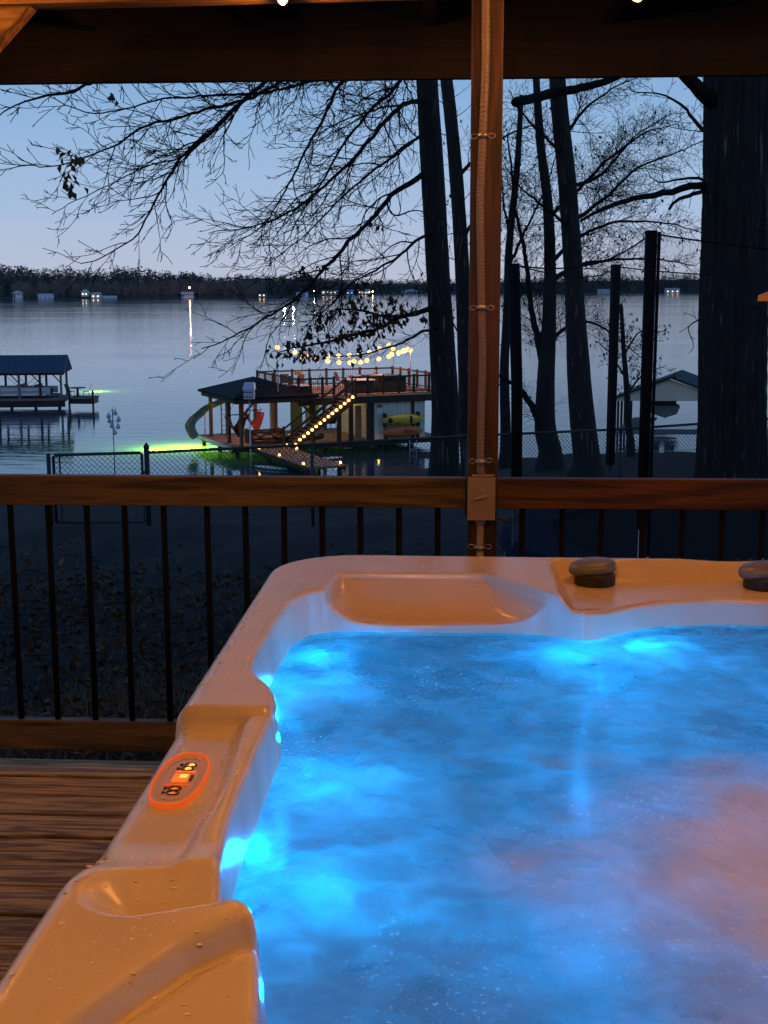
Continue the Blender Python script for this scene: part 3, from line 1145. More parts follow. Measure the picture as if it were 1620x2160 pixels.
# cabinet under the shell
cb = MB()
cb.box(((TX0 + TX1) / 2, (TY0 + TY1) / 2, .39), (TX1 - TX0 - .06, TY1 - TY0 - .06, .76))
cbo = cb.build('cabinet', plain('brown_cabinet', (.03, .02, .014), .6, 0, .2, 12, .1), tub, bevel=.02)
# hollow it so that the basin is open: keep only the side faces
mc = cbo.data
import bmesh
bm_ = bmesh.new()
bm_.from_mesh(mc)
bmesh.ops.delete(bm_, geom=[f for f in bm_.faces if abs(f.normal.z) > .5], context='FACES')
bm_.to_mesh(mc)
bm_.free()

# water
wm, wn_, wl_, wb = new_mat('bubbling_water')
tc = wn_.new('ShaderNodeTexCoord')


def noise(scale, detail=4, dist=0.0, vec=None):
    q = wn_.new('ShaderNodeTexNoise')
    q.inputs['Scale'].default_value = scale
    q.inputs['Detail'].default_value = detail
    q.inputs['Distortion'].default_value = dist
    wl_.new(vec or tc.outputs['Object'], q.inputs['Vector'])
    return q


cloud = noise(2.2, 4, .2)
fine = noise(34, 6, .8)
mid = noise(12, 6, .2)
foam = wn_.new('ShaderNodeMath')
foam.operation = 'MULTIPLY_ADD'
foam.inputs[1].default_value = .35
wl_.new(mid.outputs['Fac'], foam.inputs[0])
wl_.new(cloud.outputs['Fac'], foam.inputs[2])
trc = wn_.new('ShaderNodeValToRGB')
trc.color_ramp.elements[0].position = .42
trc.color_ramp.elements[0].color = (.07, .15, .20, 1)
trc.color_ramp.elements[1].position = .95
trc.color_ramp.elements[1].color = (.58, .68, .76, 1)
wl_.new(foam.outputs[0], trc.inputs[0])
dfc = wn_.new('ShaderNodeValToRGB')
dfc.color_ramp.elements[0].position = .42
dfc.color_ramp.elements[0].color = (.02, .06, .08, 1)
dfc.color_ramp.elements[1].position = .95
dfc.color_ramp.elements[1].color = (.16, .20, .22, 1)
wl_.new(foam.outputs[0], dfc.inputs[0])
sp_n = noise(150, 3, .2)
sp_m = wn_.new('ShaderNodeMapRange')
sp_m.inputs['From Min'].default_value = .60
sp_m.inputs['From Max'].default_value = .74
wl_.new(sp_n.outputs['Fac'], sp_m.inputs['Value'])
sp_g = noise(4.0, 4, .3)
sp_h = wn_.new('ShaderNodeMapRange')
sp_h.inputs['From Min'].default_value = .48
sp_h.inputs['From Max'].default_value = .66
wl_.new(sp_g.outputs['Fac'], sp_h.inputs['Value'])
sp_x = wn_.new('ShaderNodeMath')
sp_x.operation = 'MULTIPLY'
wl_.new(sp_m.outputs[0], sp_x.inputs[0])
wl_.new(sp_h.outputs[0], sp_x.inputs[1])
dmx = wn_.new('ShaderNodeMix')
dmx.data_type = 'RGBA'
wl_.new(sp_x.outputs[0], dmx.inputs['Factor'])
wl_.new(dfc.outputs[0], dmx.inputs[6])
dmx.inputs[7].default_value = (.85, .88, .9, 1)
# warm near right patch: reflected lamp light put into the foam colour
fg_m = wn_.new('ShaderNodeMapping')
fg_m.inputs['Location'].default_value = (.44, .62, 0)
fg_m.inputs['Scale'].default_value = (2.0, 2.0, 0)
wl_.new(tc.outputs['Object'], fg_m.inputs['Vector'])
fg_g = wn_.new('ShaderNodeTexGradient')
fg_g.gradient_type = 'SPHERICAL'
wl_.new(fg_m.outputs[0], fg_g.inputs['Vector'])
fg_a = wn_.new('ShaderNodeMath')
fg_a.operation = 'MULTIPLY_ADD'
fg_a.inputs[1].default_value = .9
fg_n = noise(5.0, 5, .3)
fg_s = wn_.new('ShaderNodeMath')
fg_s.operation = 'SUBTRACT'
fg_s.inputs[1].default_value = .5
wl_.new(fg_n.outputs['Fac'], fg_s.inputs[0])
wl_.new(fg_s.outputs[0], fg_a.inputs[0])
wl_.new(fg_g.outputs['Fac'], fg_a.inputs[2])
fg_r = wn_.new('ShaderNodeMapRange')
fg_r.inputs['From Min'].default_value = .12
fg_r.inputs['From Max'].default_value = .75
wl_.new(fg_a.outputs[0], fg_r.inputs['Value'])
dm2 = wn_.new('ShaderNodeMix')
dm2.data_type = 'RGBA'
wl_.new(fg_r.outputs[0], dm2.inputs['Factor'])
wl_.new(dmx.outputs[2], dm2.inputs[6])
dm2.inputs[7].default_value = (.52, .48, .43, 1)
wl_.new(dm2.outputs[2], wb.inputs['Base Color'])
WARM_PATCH = fg_r
rg = wn_.new('ShaderNodeMapRange')
rg.inputs['From Min'].default_value = .45
rg.inputs['From Max'].default_value = .8
rg.inputs['To Min'].default_value = .10
rg.inputs['To Max'].default_value = .45
wl_.new(foam.outputs[0], rg.inputs['Value'])
wl_.new(rg.outputs[0], wb.inputs['Roughness'])
wb.inputs['IOR'].default_value = 1.33
hb = wn_.new('ShaderNodeMath')
hb.operation = 'MULTIPLY_ADD'
hb.inputs[1].default_value = .35
wl_.new(fine.outputs['Fac'], hb.inputs[0])
wl_.new(mid.outputs['Fac'], hb.inputs[2])
wbp = wn_.new('ShaderNodeBump')
wbp.inputs['Strength'].default_value = .55
wbp.inputs['Distance'].default_value = .02
wl_.new(hb.outputs[0], wbp.inputs['Height'])
wl_.new(wbp.outputs[0], wb.inputs['Normal'])
wt = wn_.new('ShaderNodeBsdfTranslucent')
st_n = noise(18, 8, .5)
st_m = wn_.new('ShaderNodeMapRange')
st_m.inputs['From Min'].default_value = .36
st_m.inputs['From Max'].default_value = .66
st_m.inputs['To Min'].default_value = .55
st_m.inputs['To Max'].default_value = 1.3
wl_.new(st_n.outputs['Fac'], st_m.inputs['Value'])
st_x = wn_.new('ShaderNodeMix')
st_x.data_type = 'RGBA'
st_x.blend_type = 'MULTIPLY'
st_x.inputs['Factor'].default_value = 1.0
wl_.new(trc.outputs[0], st_x.inputs[6])
wl_.new(st_m.outputs[0], st_x.inputs[7])
wl_.new(st_x.outputs[2], wt.inputs['Color'])
wl_.new(wbp.outputs[0], wt.inputs['Normal'])
wmx = wn_.new('ShaderNodeMixShader')
wmx.inputs[0].default_value = .36
wl_.new(wb.outputs[0], wmx.inputs[1])
wl_.new(wt.outputs[0], wmx.inputs[2])
wtp = wn_.new('ShaderNodeBsdfTransparent')
wtp.inputs['Color'].default_value = (.25, .75, .95, 1)
fw = wn_.new('ShaderNodeMapRange')
fw.inputs['To Min'].default_value = .36
fw.inputs['To Max'].default_value = .11
wl_.new(WARM_PATCH.outputs[0], fw.inputs['Value'])
wl_.new(fw.outputs[0], wmx.inputs[0])
wm2 = wn_.new('ShaderNodeMixShader')
wm2.inputs[0].default_value = .66
ft = wn_.new('ShaderNodeMapRange')
ft.inputs['To Min'].default_value = .37
ft.inputs['To Max'].default_value = .06
wl_.new(WARM_PATCH.outputs[0], ft.inputs['Value'])
wl_.new(ft.outputs[0], wm2.inputs[0])
wl_.new(wmx.outputs[0], wm2.inputs[1])
wl_.new(wtp.outputs[0], wm2.inputs[2])
wl_.new(wm2.outputs[0], wn_['Material Output'].inputs['Surface'])

from mathutils import noise as mnoise
lights_px = [(632, 1380, 1.5), (1152, 1372, 1.5), (1343, 1352, 1.5), (628, 1448, 1.0), (650, 1648, 1.2), (592, 1890, 2.2)]
LP = [(at_z(px, py, ZW), s_) for px, py, s_ in lights_px]
LP = [(p + (Vector((C0.x, C0.y, ZW)) - p).normalized() * k_, s_) for (p, s_), k_ in zip(LP, (.05, .05, .04, .03, .03, .03))]
NR2, NA = 150, 620
WTH = np.linspace(-math.pi, math.pi, NA, endpoint=False)
wr = np.interp(WTH, np.concatenate([TH - 2 * math.pi, TH, TH + 2 * math.pi]), np.tile(RIN, 3)) - .10 * (ZR - ZW) + .006
wv, wf = [(0, 0, 0)], []
for i in range(1, NR2 + 1):
    f_ = i / NR2
    for j in range(NA):
        r_ = wr[j] * f_
        x, y = C0.x + r_ * math.cos(WTH[j]), C0.y + r_ * math.sin(WTH[j])
        p = Vector((x * 1.0, y * 1.0, 0))
        q = mnoise.noise_vector(p * 2.2) * .35
        h = mnoise.fractal((p + q) * 4.5, 1.0, 2.1, 5) * .0085
        h += abs(mnoise.fractal((p + q * .6) * 13 + Vector((3, 1, 7)), 1.0, 2.0, 3)) * .0035
        for lp, s_ in LP:
            d2 = ((x - lp.x) ** 2 + (y - lp.y) ** 2) / .085 ** 2
            if d2 < 9:
                h += s_ * math.exp(-d2) * (.004 + .004 * mnoise.noise(p * 24))
        h *= min(1, (1 - f_) * 9 + .25)
        wv.append((x - C0.x, y - C0.y, ZW + h))
for j in range(NA):
    wf.append((0, 1 + j, 1 + (j + 1) % NA))
for i in range(NR2 - 1):
    for j in range(NA):
        a, b = 1 + i * NA + j, 1 + i * NA + (j + 1) % NA
        wf.append((a, a + NA, b + NA, b))
wv[0] = (0, 0, ZW)
wme = bpy.data.meshes.new('water')
wme.from_pydata(wv, [], wf)
wme.polygons.foreach_set('use_smooth', [True] * len(wme.polygons))
wme.materials.append(wm)
wo = bpy.data.objects.new('water', wme)
COL.objects.link(wo)
wo.parent = tub
wo['_o'] = tub['_o']

# blue lamps under the water: jet spots, then added fill lights
BLUE = (0.0, 0.36, 1.0)
M['lens'] = glow('blue_lamp_lens', (.12, .6, 1.0), 14.0)


def tub_lamp(p, z, e, r_, lens=True):
    l = bpy.data.lights.new('underwater_spot_or_fill', 'POINT')
    l.energy = e
    l.color = BLUE
    l.shadow_soft_size = r_
    o = bpy.data.objects.new('underwater_spot_or_fill', l)
    COL.objects.link(o)
    o.parent = tub
    o.location = (p.x - C0.x, p.y - C0.y, z)
    if lens:
        MB().ball(Vector((p.x, p.y, z - .03)), .006, 12, 8, (1, 1, .5)).build('lamp_lens', M['lens'], tub, smooth=True)


TL = 1.2
for (lp, s_), dz, e in zip(LP, (.10, .10, .10, .08, .09, .11), (3.0, 1.6, 2.2, 4.0, 7.0, 11.0)):
    tub_lamp(lp, ZW - dz, e * TL * .6, .006, False)
for lp, s_ in LP[:3]:
    tub_lamp(lp, ZW - .035, 1.5, .004, False)
for x, y, e in ((.30, 2.15, 13), (.85, 2.2, 11), (1.35, 2.2, 5), (.30, 1.65, 11), (.24, 1.2, 7), (.8, 1.7, .3)):  # fill lamps without fixtures, added to spread blue over walls and water
    tub_lamp(Vector((x, y, 0)), ZW - .32, e * TL * .72, .004, False)

# diverter knobs
M['knob'] = plain('grey_knob_plastic', (.12, .115, .11), .35, 0, .1, 40, .03)
for k, kp in enumerate(knobs):
    kz = .872
    b = MB()
    prof = [(.040, -.012), (.043, 0.0), (.043, .018), (.038, .022)]
    b.lathe((kp.x, kp.y, kz), prof, 28)
    ko = b.build('diverter_base', M['black'], tub, smooth=False)
    cp_ = MB()
    outl = []
    for j in range(32):
        a = 2 * math.pi * j / 32
        r_ = .045 + .010 * max(0, math.cos(a - R(200))) ** 3
        outl.append((r_ * math.cos(a), r_ * .8 * math.sin(a)))
    tilt = Matrix.Rotation(R(9), 3, 'X') @ Matrix.Rotation(R(-4), 3, 'Y')
    top, vs_ = [], []
    for sc, hz in ((1.0, .0), (1.02, .006), (1.0, .012), (.93, .016), (.6, .019), (.05, .020)):
        for (x, y) in outl:
            vs_.append(tilt @ Vector((x * sc, y * sc, hz)) + Vector((kp.x, kp.y + .004, kz + .026)))
    fs_ = [(i * 32 + j, i * 32 + (j + 1) % 32, (i + 1) * 32 + (j + 1) % 32, (i + 1) * 32 + j) for i in range(5) for j in range(32)]
    fs_ += [tuple(range(31, -1, -1)), tuple(range(5 * 32, 6 * 32))]
    cp_.add(vs_, fs_)
    cp_.build('diverter_cap', M['knob'], tub, smooth=True)

# control panel
pz = ZR - .026 + .0005
pc = at_z(380, 1648, pz)
pa, pb = at_z(410, 1592, pz), at_z(352, 1702, pz)
axis = Vector((pa.x - pb.x, pa.y - pb.y)).normalized()
L_ = (Vector((pa.x, pa.y)) - Vector((pb.x, pb.y))).length / 2
wl2 = (at_z(326, 1655, pz) - at_z(432, 1640, pz)).length / 2
side = Vector((axis.y, -axis.x))


def pp(u, v, z):
    q = Vector((pc.x, pc.y)) + axis * u + side * v
    return Vector((q.x, q.y, z))


def stadium(hl, hw_, n=20):
    k = []
    e = 2.6
    for j in range(4 * n):
        a = 2 * math.pi * j / (4 * n)
        k.append((hl * math.copysign(abs(math.cos(a)) ** (2 / e), math.cos(a)), hw_ * math.copysign(abs(math.sin(a)) ** (2 / e), math.sin(a))))
    return k


def ring_solid(b, outer, inner, z0, z1):
    n_ = len(outer)
    vs_ = [pp(u, v, z0) for u, v in outer] + [pp(u, v, z1) for u, v in outer] + [pp(u, v, z1) for u, v in inner] + [pp(u, v, z0) for u, v in inner]
    fs_ = []
    for j in range(n_):
        j2 = (j + 1) % n_
        for q in range(3):
            fs_.append((q * n_ + j, q * n_ + j2, (q + 1) * n_ + j2, (q + 1) * n_ + j))
    b.add(vs_, fs_)


cpn = bpy.data.objects.new('control_panel', None)
COL.objects.link(cpn)
cpn.parent = tub
cpn['_o'] = tub['_o']
M['panel_face'] = plain('panel_grey_face', (.40, .30, .24), .25, 0, .08, 30, .02)
for nd_ in ('Emission Color',):
    M['panel_face'].node_tree.nodes['Principled BSDF'].inputs[nd_].default_value = (1, .2, .05, 1)
M['panel_face'].node_tree.nodes['Principled BSDF'].inputs['Emission Strength'].default_value = .09
M['panel_rim'] = glow('panel_lit_rim', (1.0, .13, .012), .55)
M['panel_rim'].node_tree.nodes['Principled BSDF'].inputs['Base Color'].default_value = (.3, .06, .01, 1)
M['panel_lcd'] = glow('panel_display', (1.0, .16, .01), 1.0)
M['panel_lcd'].node_tree.nodes['Principled BSDF'].inputs['Base Color'].default_value = (.3, .06, .01, 1)
M['panel_hot'] = glow('panel_led', (1.0, .45, .04), 1.3)
M['ink'] = plain('panel_ink', (.02, .012, .01), .5, 0, .05, 10, 0)
b = MB()
o1 = stadium(L_, wl2)
b.add([pp(u, v, pz + .0035) for u, v in stadium(L_ * .93, wl2 * .90)], [tuple(range(80))])
b.build('face', M['panel_face'], cpn)
b = MB()
ring_solid(b, o1, stadium(L_ * .945, wl2 * .925), pz - .004, pz + .006)
b.build('bezel', M['panel_rim'], cpn, smooth=False, bevel=.001)
b = MB()
ring_solid(b, stadium(L_ * .80, wl2 * .72), stadium(L_ * .775, wl2 * .69), pz + .0036, pz + .0046)
b.build('inner_line', M['panel_face'], cpn)
zt = pz + .0042


def slab(u0, u1, v0, v1, mat, name, h=.0012):
    MB().prism([pp(u0, v0, zt), pp(u0, v1, zt), pp(u1, v1, zt), pp(u1, v0, zt)], (0, 0, h)).build(name, M[mat], cpn)


lu = L_
slab(-.16 * lu, .14 * lu, -.27 * wl2, .33 * wl2, 'panel_lcd', 'display')
slab(-.02 * lu, .10 * lu, -.02 * wl2, .28 * wl2, 'panel_hot', 'display_digit', .0016)
slab(-.10 * lu, .10 * lu, .40 * wl2, .50 * wl2, 'ink', 'mark')
slab(.22 * lu, .25 * lu, -.3 * wl2, .5 * wl2, 'panel_lcd', 'light_bar')
slab(-.29 * lu, -.25 * lu, -.5 * wl2, .5 * wl2, 'panel_rim', 'light_bar')
for uu, vv, hot in ((.50, .17, 1), (.35, .10, 1), (-.40, .02, 0), (-.56, .02, 0)):
    b = MB()
    rg_ = [pp(uu * lu + .0062 * math.cos(2 * math.pi * k / 20), vv * wl2 + .0075 * math.sin(2 * math.pi * k / 20), zt + .0006) for k in range(20)]
    b.tube(rg_, .0009, 6, closed=True)
    bo = b.build('button_ring', M['ink'], cpn)
    b = MB()
    if hot:
        b.ball(pp(uu * lu, (vv + .04) * wl2, zt + .0006), .0042, 10, 8, (1, 1, .4))
    else:
        b.prism([pp(uu * lu - .003, vv * wl2 - .004, zt), pp(uu * lu + .003, vv * wl2, zt), pp(uu * lu - .003, vv * wl2 + .004, zt)], (0, 0, .001))
    b.build('button_light', M['panel_hot'] if hot else M['panel_lcd'], cpn)
    slab(uu * lu - .0035, uu * lu + .0035, (vv - .42) * wl2, (vv - .36) * wl2, 'ink', 'mark')
    slab(uu * lu - .0006, uu * lu + .0012, (vv - .42) * wl2, (vv - .28) * wl2, 'ink', 'mark')

# water drops on the rim
dr = MB()
rg3 = random.Random(3)
for _ in range(3000):
    j = rg3.randrange(NT)
    if not (SN[j] > .3 and CT[j] < .9 or CT[j] < -.6):
        continue
    r_in, r_out = RIM_IN[j] + .008, ROUT[j] - .02
    q = r_in + (r_out - r_in) * rg3.random()
    x, y = C0.x + q * CT[j], C0.y + q * SN[j]
    z = float(rim_z(np.array([x]), np.array([y]))[0])
    rad = .0008 + .0018 * rg3.random() ** 3
    prof = [(rad, -.0004), (rad * .9, rad * .12), (rad * .55, rad * .24), (rad * .05, rad * .30)]
    dr.lathe((x, y, z), prof, 9, Matrix.Diagonal((1 + rg3.random() * .8, 1, 1)))
dm, dn, dl, db = new_mat('water_drop')
db.inputs['Base Color'].default_value = (.80, .66, .46, 1)
db.inputs['Coat Weight'].default_value = 1.0
db.inputs['Roughness'].default_value = .06
db.inputs['IOR'].default_value = 1.5
db.inputs['Specular IOR Level'].default_value = .8
dro = dr.build('water_drops', dm, None, (0, 0, ZR), True)
tag(dro, 'beads of water scattered over the beige hot tub rim', None, None, 'stuff')
#NEXT

# ------------------------------------------------------------------ dock house on the lake
M['dock_wood'] = wood('dock_planks', (.20, .11, .06), (.52, .29, .16), 'y', .5, .75, 9.0)
M['dock_dark'] = wood('dark_dock_timber', (.02, .012, .008), (.07, .04, .022), 'x', .5, .8, 11.0)
M['dock_red'] = wood('red_brown_dock_timber', (.08, .03, .015), (.20, .08, .04), 'z', .4, .75, 6.0)
M['dark_metal_roof'] = plain('dark_standing_seam_roof', (.007, .008, .010), .7, 0, .2, 1, 0)
M['siding'] = plain('cream_grey_siding', (.66, .64, .53), .8, 0, .12, 2, 0)
M['door_green'] = plain('pale_green_door', (.20, .60, .16), .6, 0, .1, 2, 0)
M['pale_wood'] = plain('pale_posts', (.42, .38, .28), .7, 0, .15, 2, 0)
M['hammock'] = plain('red_hammock_cloth', (.16, .015, .02), .8, 0, .2, 6, 0)
M['slide'] = plain('cream_slide_plastic', (.20, .24, .14), .45, 0, .1, 3, 0)
M['yellow'] = plain('yellow_kayak_hull', (.60, .46, .03), .4, 0, .15, 4, 0)
M['orange'] = plain('orange_kayak_hull', (.60, .17, .05), .4, 0, .15, 4, 0)
M['white'] = plain('white_paint', (.72, .73, .74), .5, 0, .08, 5, 0)
M['chair_tan'] = plain('tan_chair_sling', (.30, .17, .10), .7, 0, .2, 6, 0)
M['bulb_dock'] = glow('dock_bulb', (1.0, .42, .085), 2.6)
M['bulb_step'] = glow('step_lamp', (1.0, .50, .09), 9.0)
M['path_lens'] = glow('path_lamp', (1.0, .60, .16), 10.0)

ZD, ZU = -7.9, -5.0
EZ, AZ = -5.02, -4.08
FLp = RIGHT0 * -8.5 + HEAD * (45.8 * KD)
ya = R(24) + YAW
U = Vector((math.cos(ya), math.sin(ya), 0))
VV = Vector((-math.sin(ya), math.cos(ya), 0)) * 1.5      # the plan is noted with its depths divided by 1.5
DM = Matrix((U, VV, Vector((0, 0, 1)))).transposed()   # local -> world rotation


def dl(u, v, z):
    return FLp + U * u + VV * v + Vector((0, 0, z))


def ub(b, u0, u1, v0, v1, z0, z1):
    return b.box(dl((u0 + u1) / 2, (v0 + v1) / 2, (z0 + z1) / 2), (abs(u1 - u0), abs(v1 - v0), abs(z1 - z0)), DM)


UE, VE = 13.6, 5.4
dh = thing('dock_house', tuple(dl(6, 3, WATER_Z)), 'two storey wooden boat dock with a railed sun deck, hip roofed pavilion and lit stairs', 'boat dock')
b = MB()
ub(b, -.6, UE, 0, 5.2, ZD - .22, ZD)
b.build('lower_deck', M['dock_wood'], dh)
b = MB()
ub(b, -.66, UE + .05, -.06, -.002, ZD - .3, ZD - .02)
b.build('rim_board', M['dock_dark'], dh)
b = MB()
ub(b, -.72, -.603, -.1, 5.25, ZD - .12, ZD + .03)
b.build('white_edge', M['white'], dh)
for i in range(8):
    for v in (.2, 2.6, 5.0):
        b = MB()
        p = dl(i * 1.9 - .2, v, 0)
        b.tube([(p.x, p.y, WATER_Z - 1.5), (p.x, p.y, ZD - .22)], .13, 8)
        b.build('piling', M['dock_dark'], dh, smooth=True)
# upper deck
b = MB()
ub(b, 3.6, UE, 0, VE, ZU - .10, ZU)
b.build('upper_deck', M['dock_wood'], dh)
b = MB()
ub(b, 3.6, UE, -.05, -.003, ZU - .55, ZU - .13)
ub(b, 3.6, UE, .3, VE, ZU - .42, ZU - .105)
b.build('deck_joists', M['dock_dark'], dh)
b = MB()
ub(b, 3.6, UE, -.10, -.052, ZU - .12, ZU - .06)
b.build('pale_trim', M['pale_wood'], dh)


def fence_rail(a, c, z, mat, h=1.05, n=6, name='sun_deck_railing', skip=None, pick=42):
    """posts, two rails and thin pickets from a to c"""
    rt = bpy.data.objects.new(name, None)
    COL.objects.link(rt)
    rt.parent = dh
    rt['_o'] = dh['_o']
    for i in range(n + 1):
        p = a.lerp(c, i / n)
        MB().box((p.x, p.y, z + h / 2 + .06), (.11, .11, h + .12), DM).build('rail_post', mat, rt)
    pb = MB()
    za = Vector((0, 0, 1))
    pb.beam(a + za * (z + h), c + za * (z + h), .09, .10)
    pb.beam(a + za * (z + .12), c + za * (z + .12), .06, .08)
    k = max(4, int((c - a).length / .135))
    for i in range(1, k):
        p = a.lerp(c, i / k)
        pb.tube([(p.x, p.y, z + .1), (p.x, p.y, z + h)], .011, 4, False)
    pb.build('picket_panel', mat, rt)
    return rt


fence_rail(dl(3.7, VE - .06, 0), dl(UE - .06, VE - .06, 0), ZU, M['dock_red'], n=8)
fence_rail(dl(3.7, .06, 0), dl(6.0, .06, 0), ZU, M['dock_dark'], n=3)
fence_rail(dl(7.2, .06, 0), dl(UE - .06, .06, 0), ZU, M['dock_dark'], n=6)
fence_rail(dl(UE - .06, .06, 0), dl(UE - .06, VE - .06, 0), ZU, M['dock_red'], n=6)
fence_rail(dl(3.7, .06, 0), dl(3.7, VE - .06, 0), ZU, M['dock_red'], n=5)
# ground floor posts under the sun deck
for u in (4.6, 6.35, 7.15, 8.35):
    for v in (.12, VE - .2):
        b = MB()
        ub(b, u - .1, u + .1, v - .1, v + .1, ZD, ZU - .42)
        b.build('support_post', M['dock_dark'] if v < 1 else M['pale_wood'], dh)
b = MB()
b.beam(dl(UE - .8, .02, ZU - .55), dl(UE - .05, .02, ZU - 1.35), .09, .12)
b.build('corner_brace', M['dock_dark'], dh)
# storage room carrying the kayaks
b = MB()
ub(b, 8.7, 12.25, .12, 3.9, ZD, ZU - .425)
sr = b.build('storage_wall', M['siding'], dh)
b = MB()
for k in range(12):
    ub(b, 8.72 + k * .31, 8.745 + k * .31, .095, .118, ZD, ZU - .43)
b.build('siding_batten', M['siding'], sr)
for u0_, u1_, v1_ in ((11.28, 11.46, .117), (8.5, 8.695, .2)):
    b = MB()
    ub(b, u0_, u1_, .06, v1_, ZD, ZU - .56)
    b.build('wall_post', M['dock_dark'], dh)
b = MB()
ub(b, 8.0, 8.42, 1.0, 1.06, ZD, ZD + 2.05)
b.build('tan_door', M['pale_wood'], dh)
gd = MB()
ub(gd, 6.55, 7.35, 4.2, 4.26, ZD, ZU - .45)
gdo = gd.build('green_door', M['door_green'], dh)
b = MB()
b.ball(dl(7.2, 4.15, ZD + 1), .05)
b.build('door_knob', M['black'], gdo)
b = MB()
ub(b, 5.4, 6.2, 4.2, 4.26, ZD, ZU - .45)
b.build('green_panel', plain('dark_green_panel', (.10, .14, .08), .7, 0, .1, 2, 0), dh)
b = MB()
ub(b, 8.86, 9.22, .07, .094, ZD + 1.62, ZD + 1.95)
b.build('white_notice', M['white'], dh)
b = MB()
ub(b, 8.9, 9.25, .07, .094, ZD + 2.02, ZD + 2.2)
b.build('yellow_sign', plain('dull_yellow_sign', (.20, .18, .02), .7, 0, .1, 2, 0), dh)
# lamp under the upper deck lighting the corridor
b = MB()
b.ball(dl(6.9, 2.6, ZU - .55), .09)
b.build('ceiling_lamp', glow('pale_ceiling_lamp', (1.0, .92, .5), 120.0), dh, smooth=True)
b = MB()
b.ball(dl(1.5, 2.4, EZ - .35), .07)
b.ball(dl(3.6, 3.0, EZ - .35), .05)
b.build('pavilion_lamp', glow('pavilion_warm_lamp', (1.0, .45, .16), 800.0), dh, smooth=True)

# pavilion with hip roof
b = MB()
E = [dl(-.65, -.4, EZ), dl(4.75, -.4, EZ), dl(4.75, 4.7, EZ), dl(-.65, 4.7, EZ)]
Rg = [dl(2.0, 1.8, AZ), dl(2.0, 2.5, AZ)]
dz_ = Vector((0, 0, .14))
vs_ = E + [e + dz_ for e in E] + [r_ + dz_ for r_ in Rg]
b.add(vs_, [(3, 2, 1, 0), (0, 1, 5, 4), (1, 2, 6, 5), (2, 3, 7, 6), (3, 0, 4, 7), (4, 5, 8), (5, 6, 9, 8), (6, 7, 9), (7, 4, 8, 9)])
rf_ = b.build('hip_roof', M['dark_metal_roof'], dh)
b = MB()
for k in range(1, 18):
    t = k / 18
    base = E[0].lerp(E[1], t) + dz_
    apex = Rg[0] + dz_
    # seam straight up the slope until it meets the hip
    s_ = 1 - abs(t - .49) / .51
    topp = base + (dl(0, 2.2, 0) - dl(0, 0, 0)) * s_ + Vector((0, 0, (AZ - EZ) * s_))
    b.beam(base + Vector((0, 0, .012)), topp + Vector((0, 0, .012)), .03, .03)
b.build('roof_seam', M['dark_metal_roof'], rf_)
b = MB()
ub(b, -.5, 4.6, -.36, -.301, EZ - .24, EZ - .004)
ub(b, -.5, 4.6, 4.45, 4.55, EZ - .24, EZ - .004)
ub(b, -.52, -.4, -.3, 4.44, EZ - .24, EZ - .004)
b.build('eave_beam', M['dock_dark'], dh)
for (u, v) in ((0, .05), (0, 1.7), (0, 4.3), (1.1, 4.3), (2.1, 4.3), (3.0, 4.3), (4.4, 4.3), (4.5, .05)):
    b = MB()
    ub(b, u - .09, u + .09, v - .09, v + .09, ZD, EZ - .245)
    po = b.build('pavilion_post', M['dock_red'], dh)
for (u, du) in ((0, .75), (4.5, -.75)):
    b = MB()
    b.beam(dl(u + du * .1, .05, EZ - 1.05), dl(u + du, .05, EZ - .3), .09, .12)
    b.build('brace', M['dock_red'], dh)

# stairs along the front edge
sb0, sb1 = dl(2.72, -.62, ZD), dl(6.6, -.62, ZU)
stp = bpy.data.objects.new('stairs', None)
COL.objects.link(stp)
stp.parent = dh
stp['_o'] = dh['_o']
NSTEP = 15
for side_v in (-.1, -1.12):
    b = MB()
    b.beam(dl(2.6, side_v, ZD + .05), dl(6.6, side_v, ZU - .2), .06, .30)
    b.build('stringer', M['dock_dark'], stp)
    b = MB()
    b.beam(dl(2.6, side_v, ZD + 1.0), dl(6.75, side_v, ZU + 1.08), .06, .10)
    b.beam(dl(2.6, side_v, ZD + .35), dl(6.65, side_v, ZU + .30), .05, .07)
    for k in range(28):
        t = (k + .5) / 28
        p = dl(2.6 + 4.1 * t, side_v, ZD + .35 + 2.87 * t)
        b.tube([p, p + Vector((0, 0, .66))], .012, 4, False)
    b.build('stair_railing', M['dock_dark'], stp)
    for u, z in ((2.6, ZD), (4.6, ZD + 1.45), (6.68, ZU - .2)):
        b = MB()
        ub(b, u - .06, u + .06, side_v - .06, side_v + .06, z, z + 1.15)
        b.build('newel_post', M['dock_dark'], stp)
for k in range(NSTEP):
    t = (k + .5) / NSTEP
    b = MB()
    ub(b, 2.62 + 3.95 * t - .14, 2.62 + 3.95 * t + .16, -1.06, -.16, ZD + .06 + 2.78 * t, ZD + .10 + 2.78 * t)
    b.build('tread', M['dock_wood'], stp)


def small_lamp(p, r_, mat, label, group, name, base=.05):
    t = thing(name, tuple(p), label, 'lamp', group)
    b = MB()
    b.lathe(p, [(r_ * .9, 0), (r_ * .9, base)], 10)
    b.build('base', M['black'], t)
    b = MB()
    b.ball(p + Vector((0, 0, base + r_ * .7)), r_, 10, 8)
    b.build('lens', mat, t, smooth=True)
    return t


sp = small_lamp(dl(2.62 + 3.95 * .5 / NSTEP, -1.22, ZD + .12), .085, M['bulb_step'], 'round warm lamp on the tread ends of the lit dock stairs', 'lamps along the dock stairs', 'stair_lamp')
for k in range(1, NSTEP):
    t = (k + .5) / NSTEP
    c = copy_tree(sp)
    c.location = dl(2.62 + 3.95 * t, -1.22, ZD + .12 + 2.78 * t)

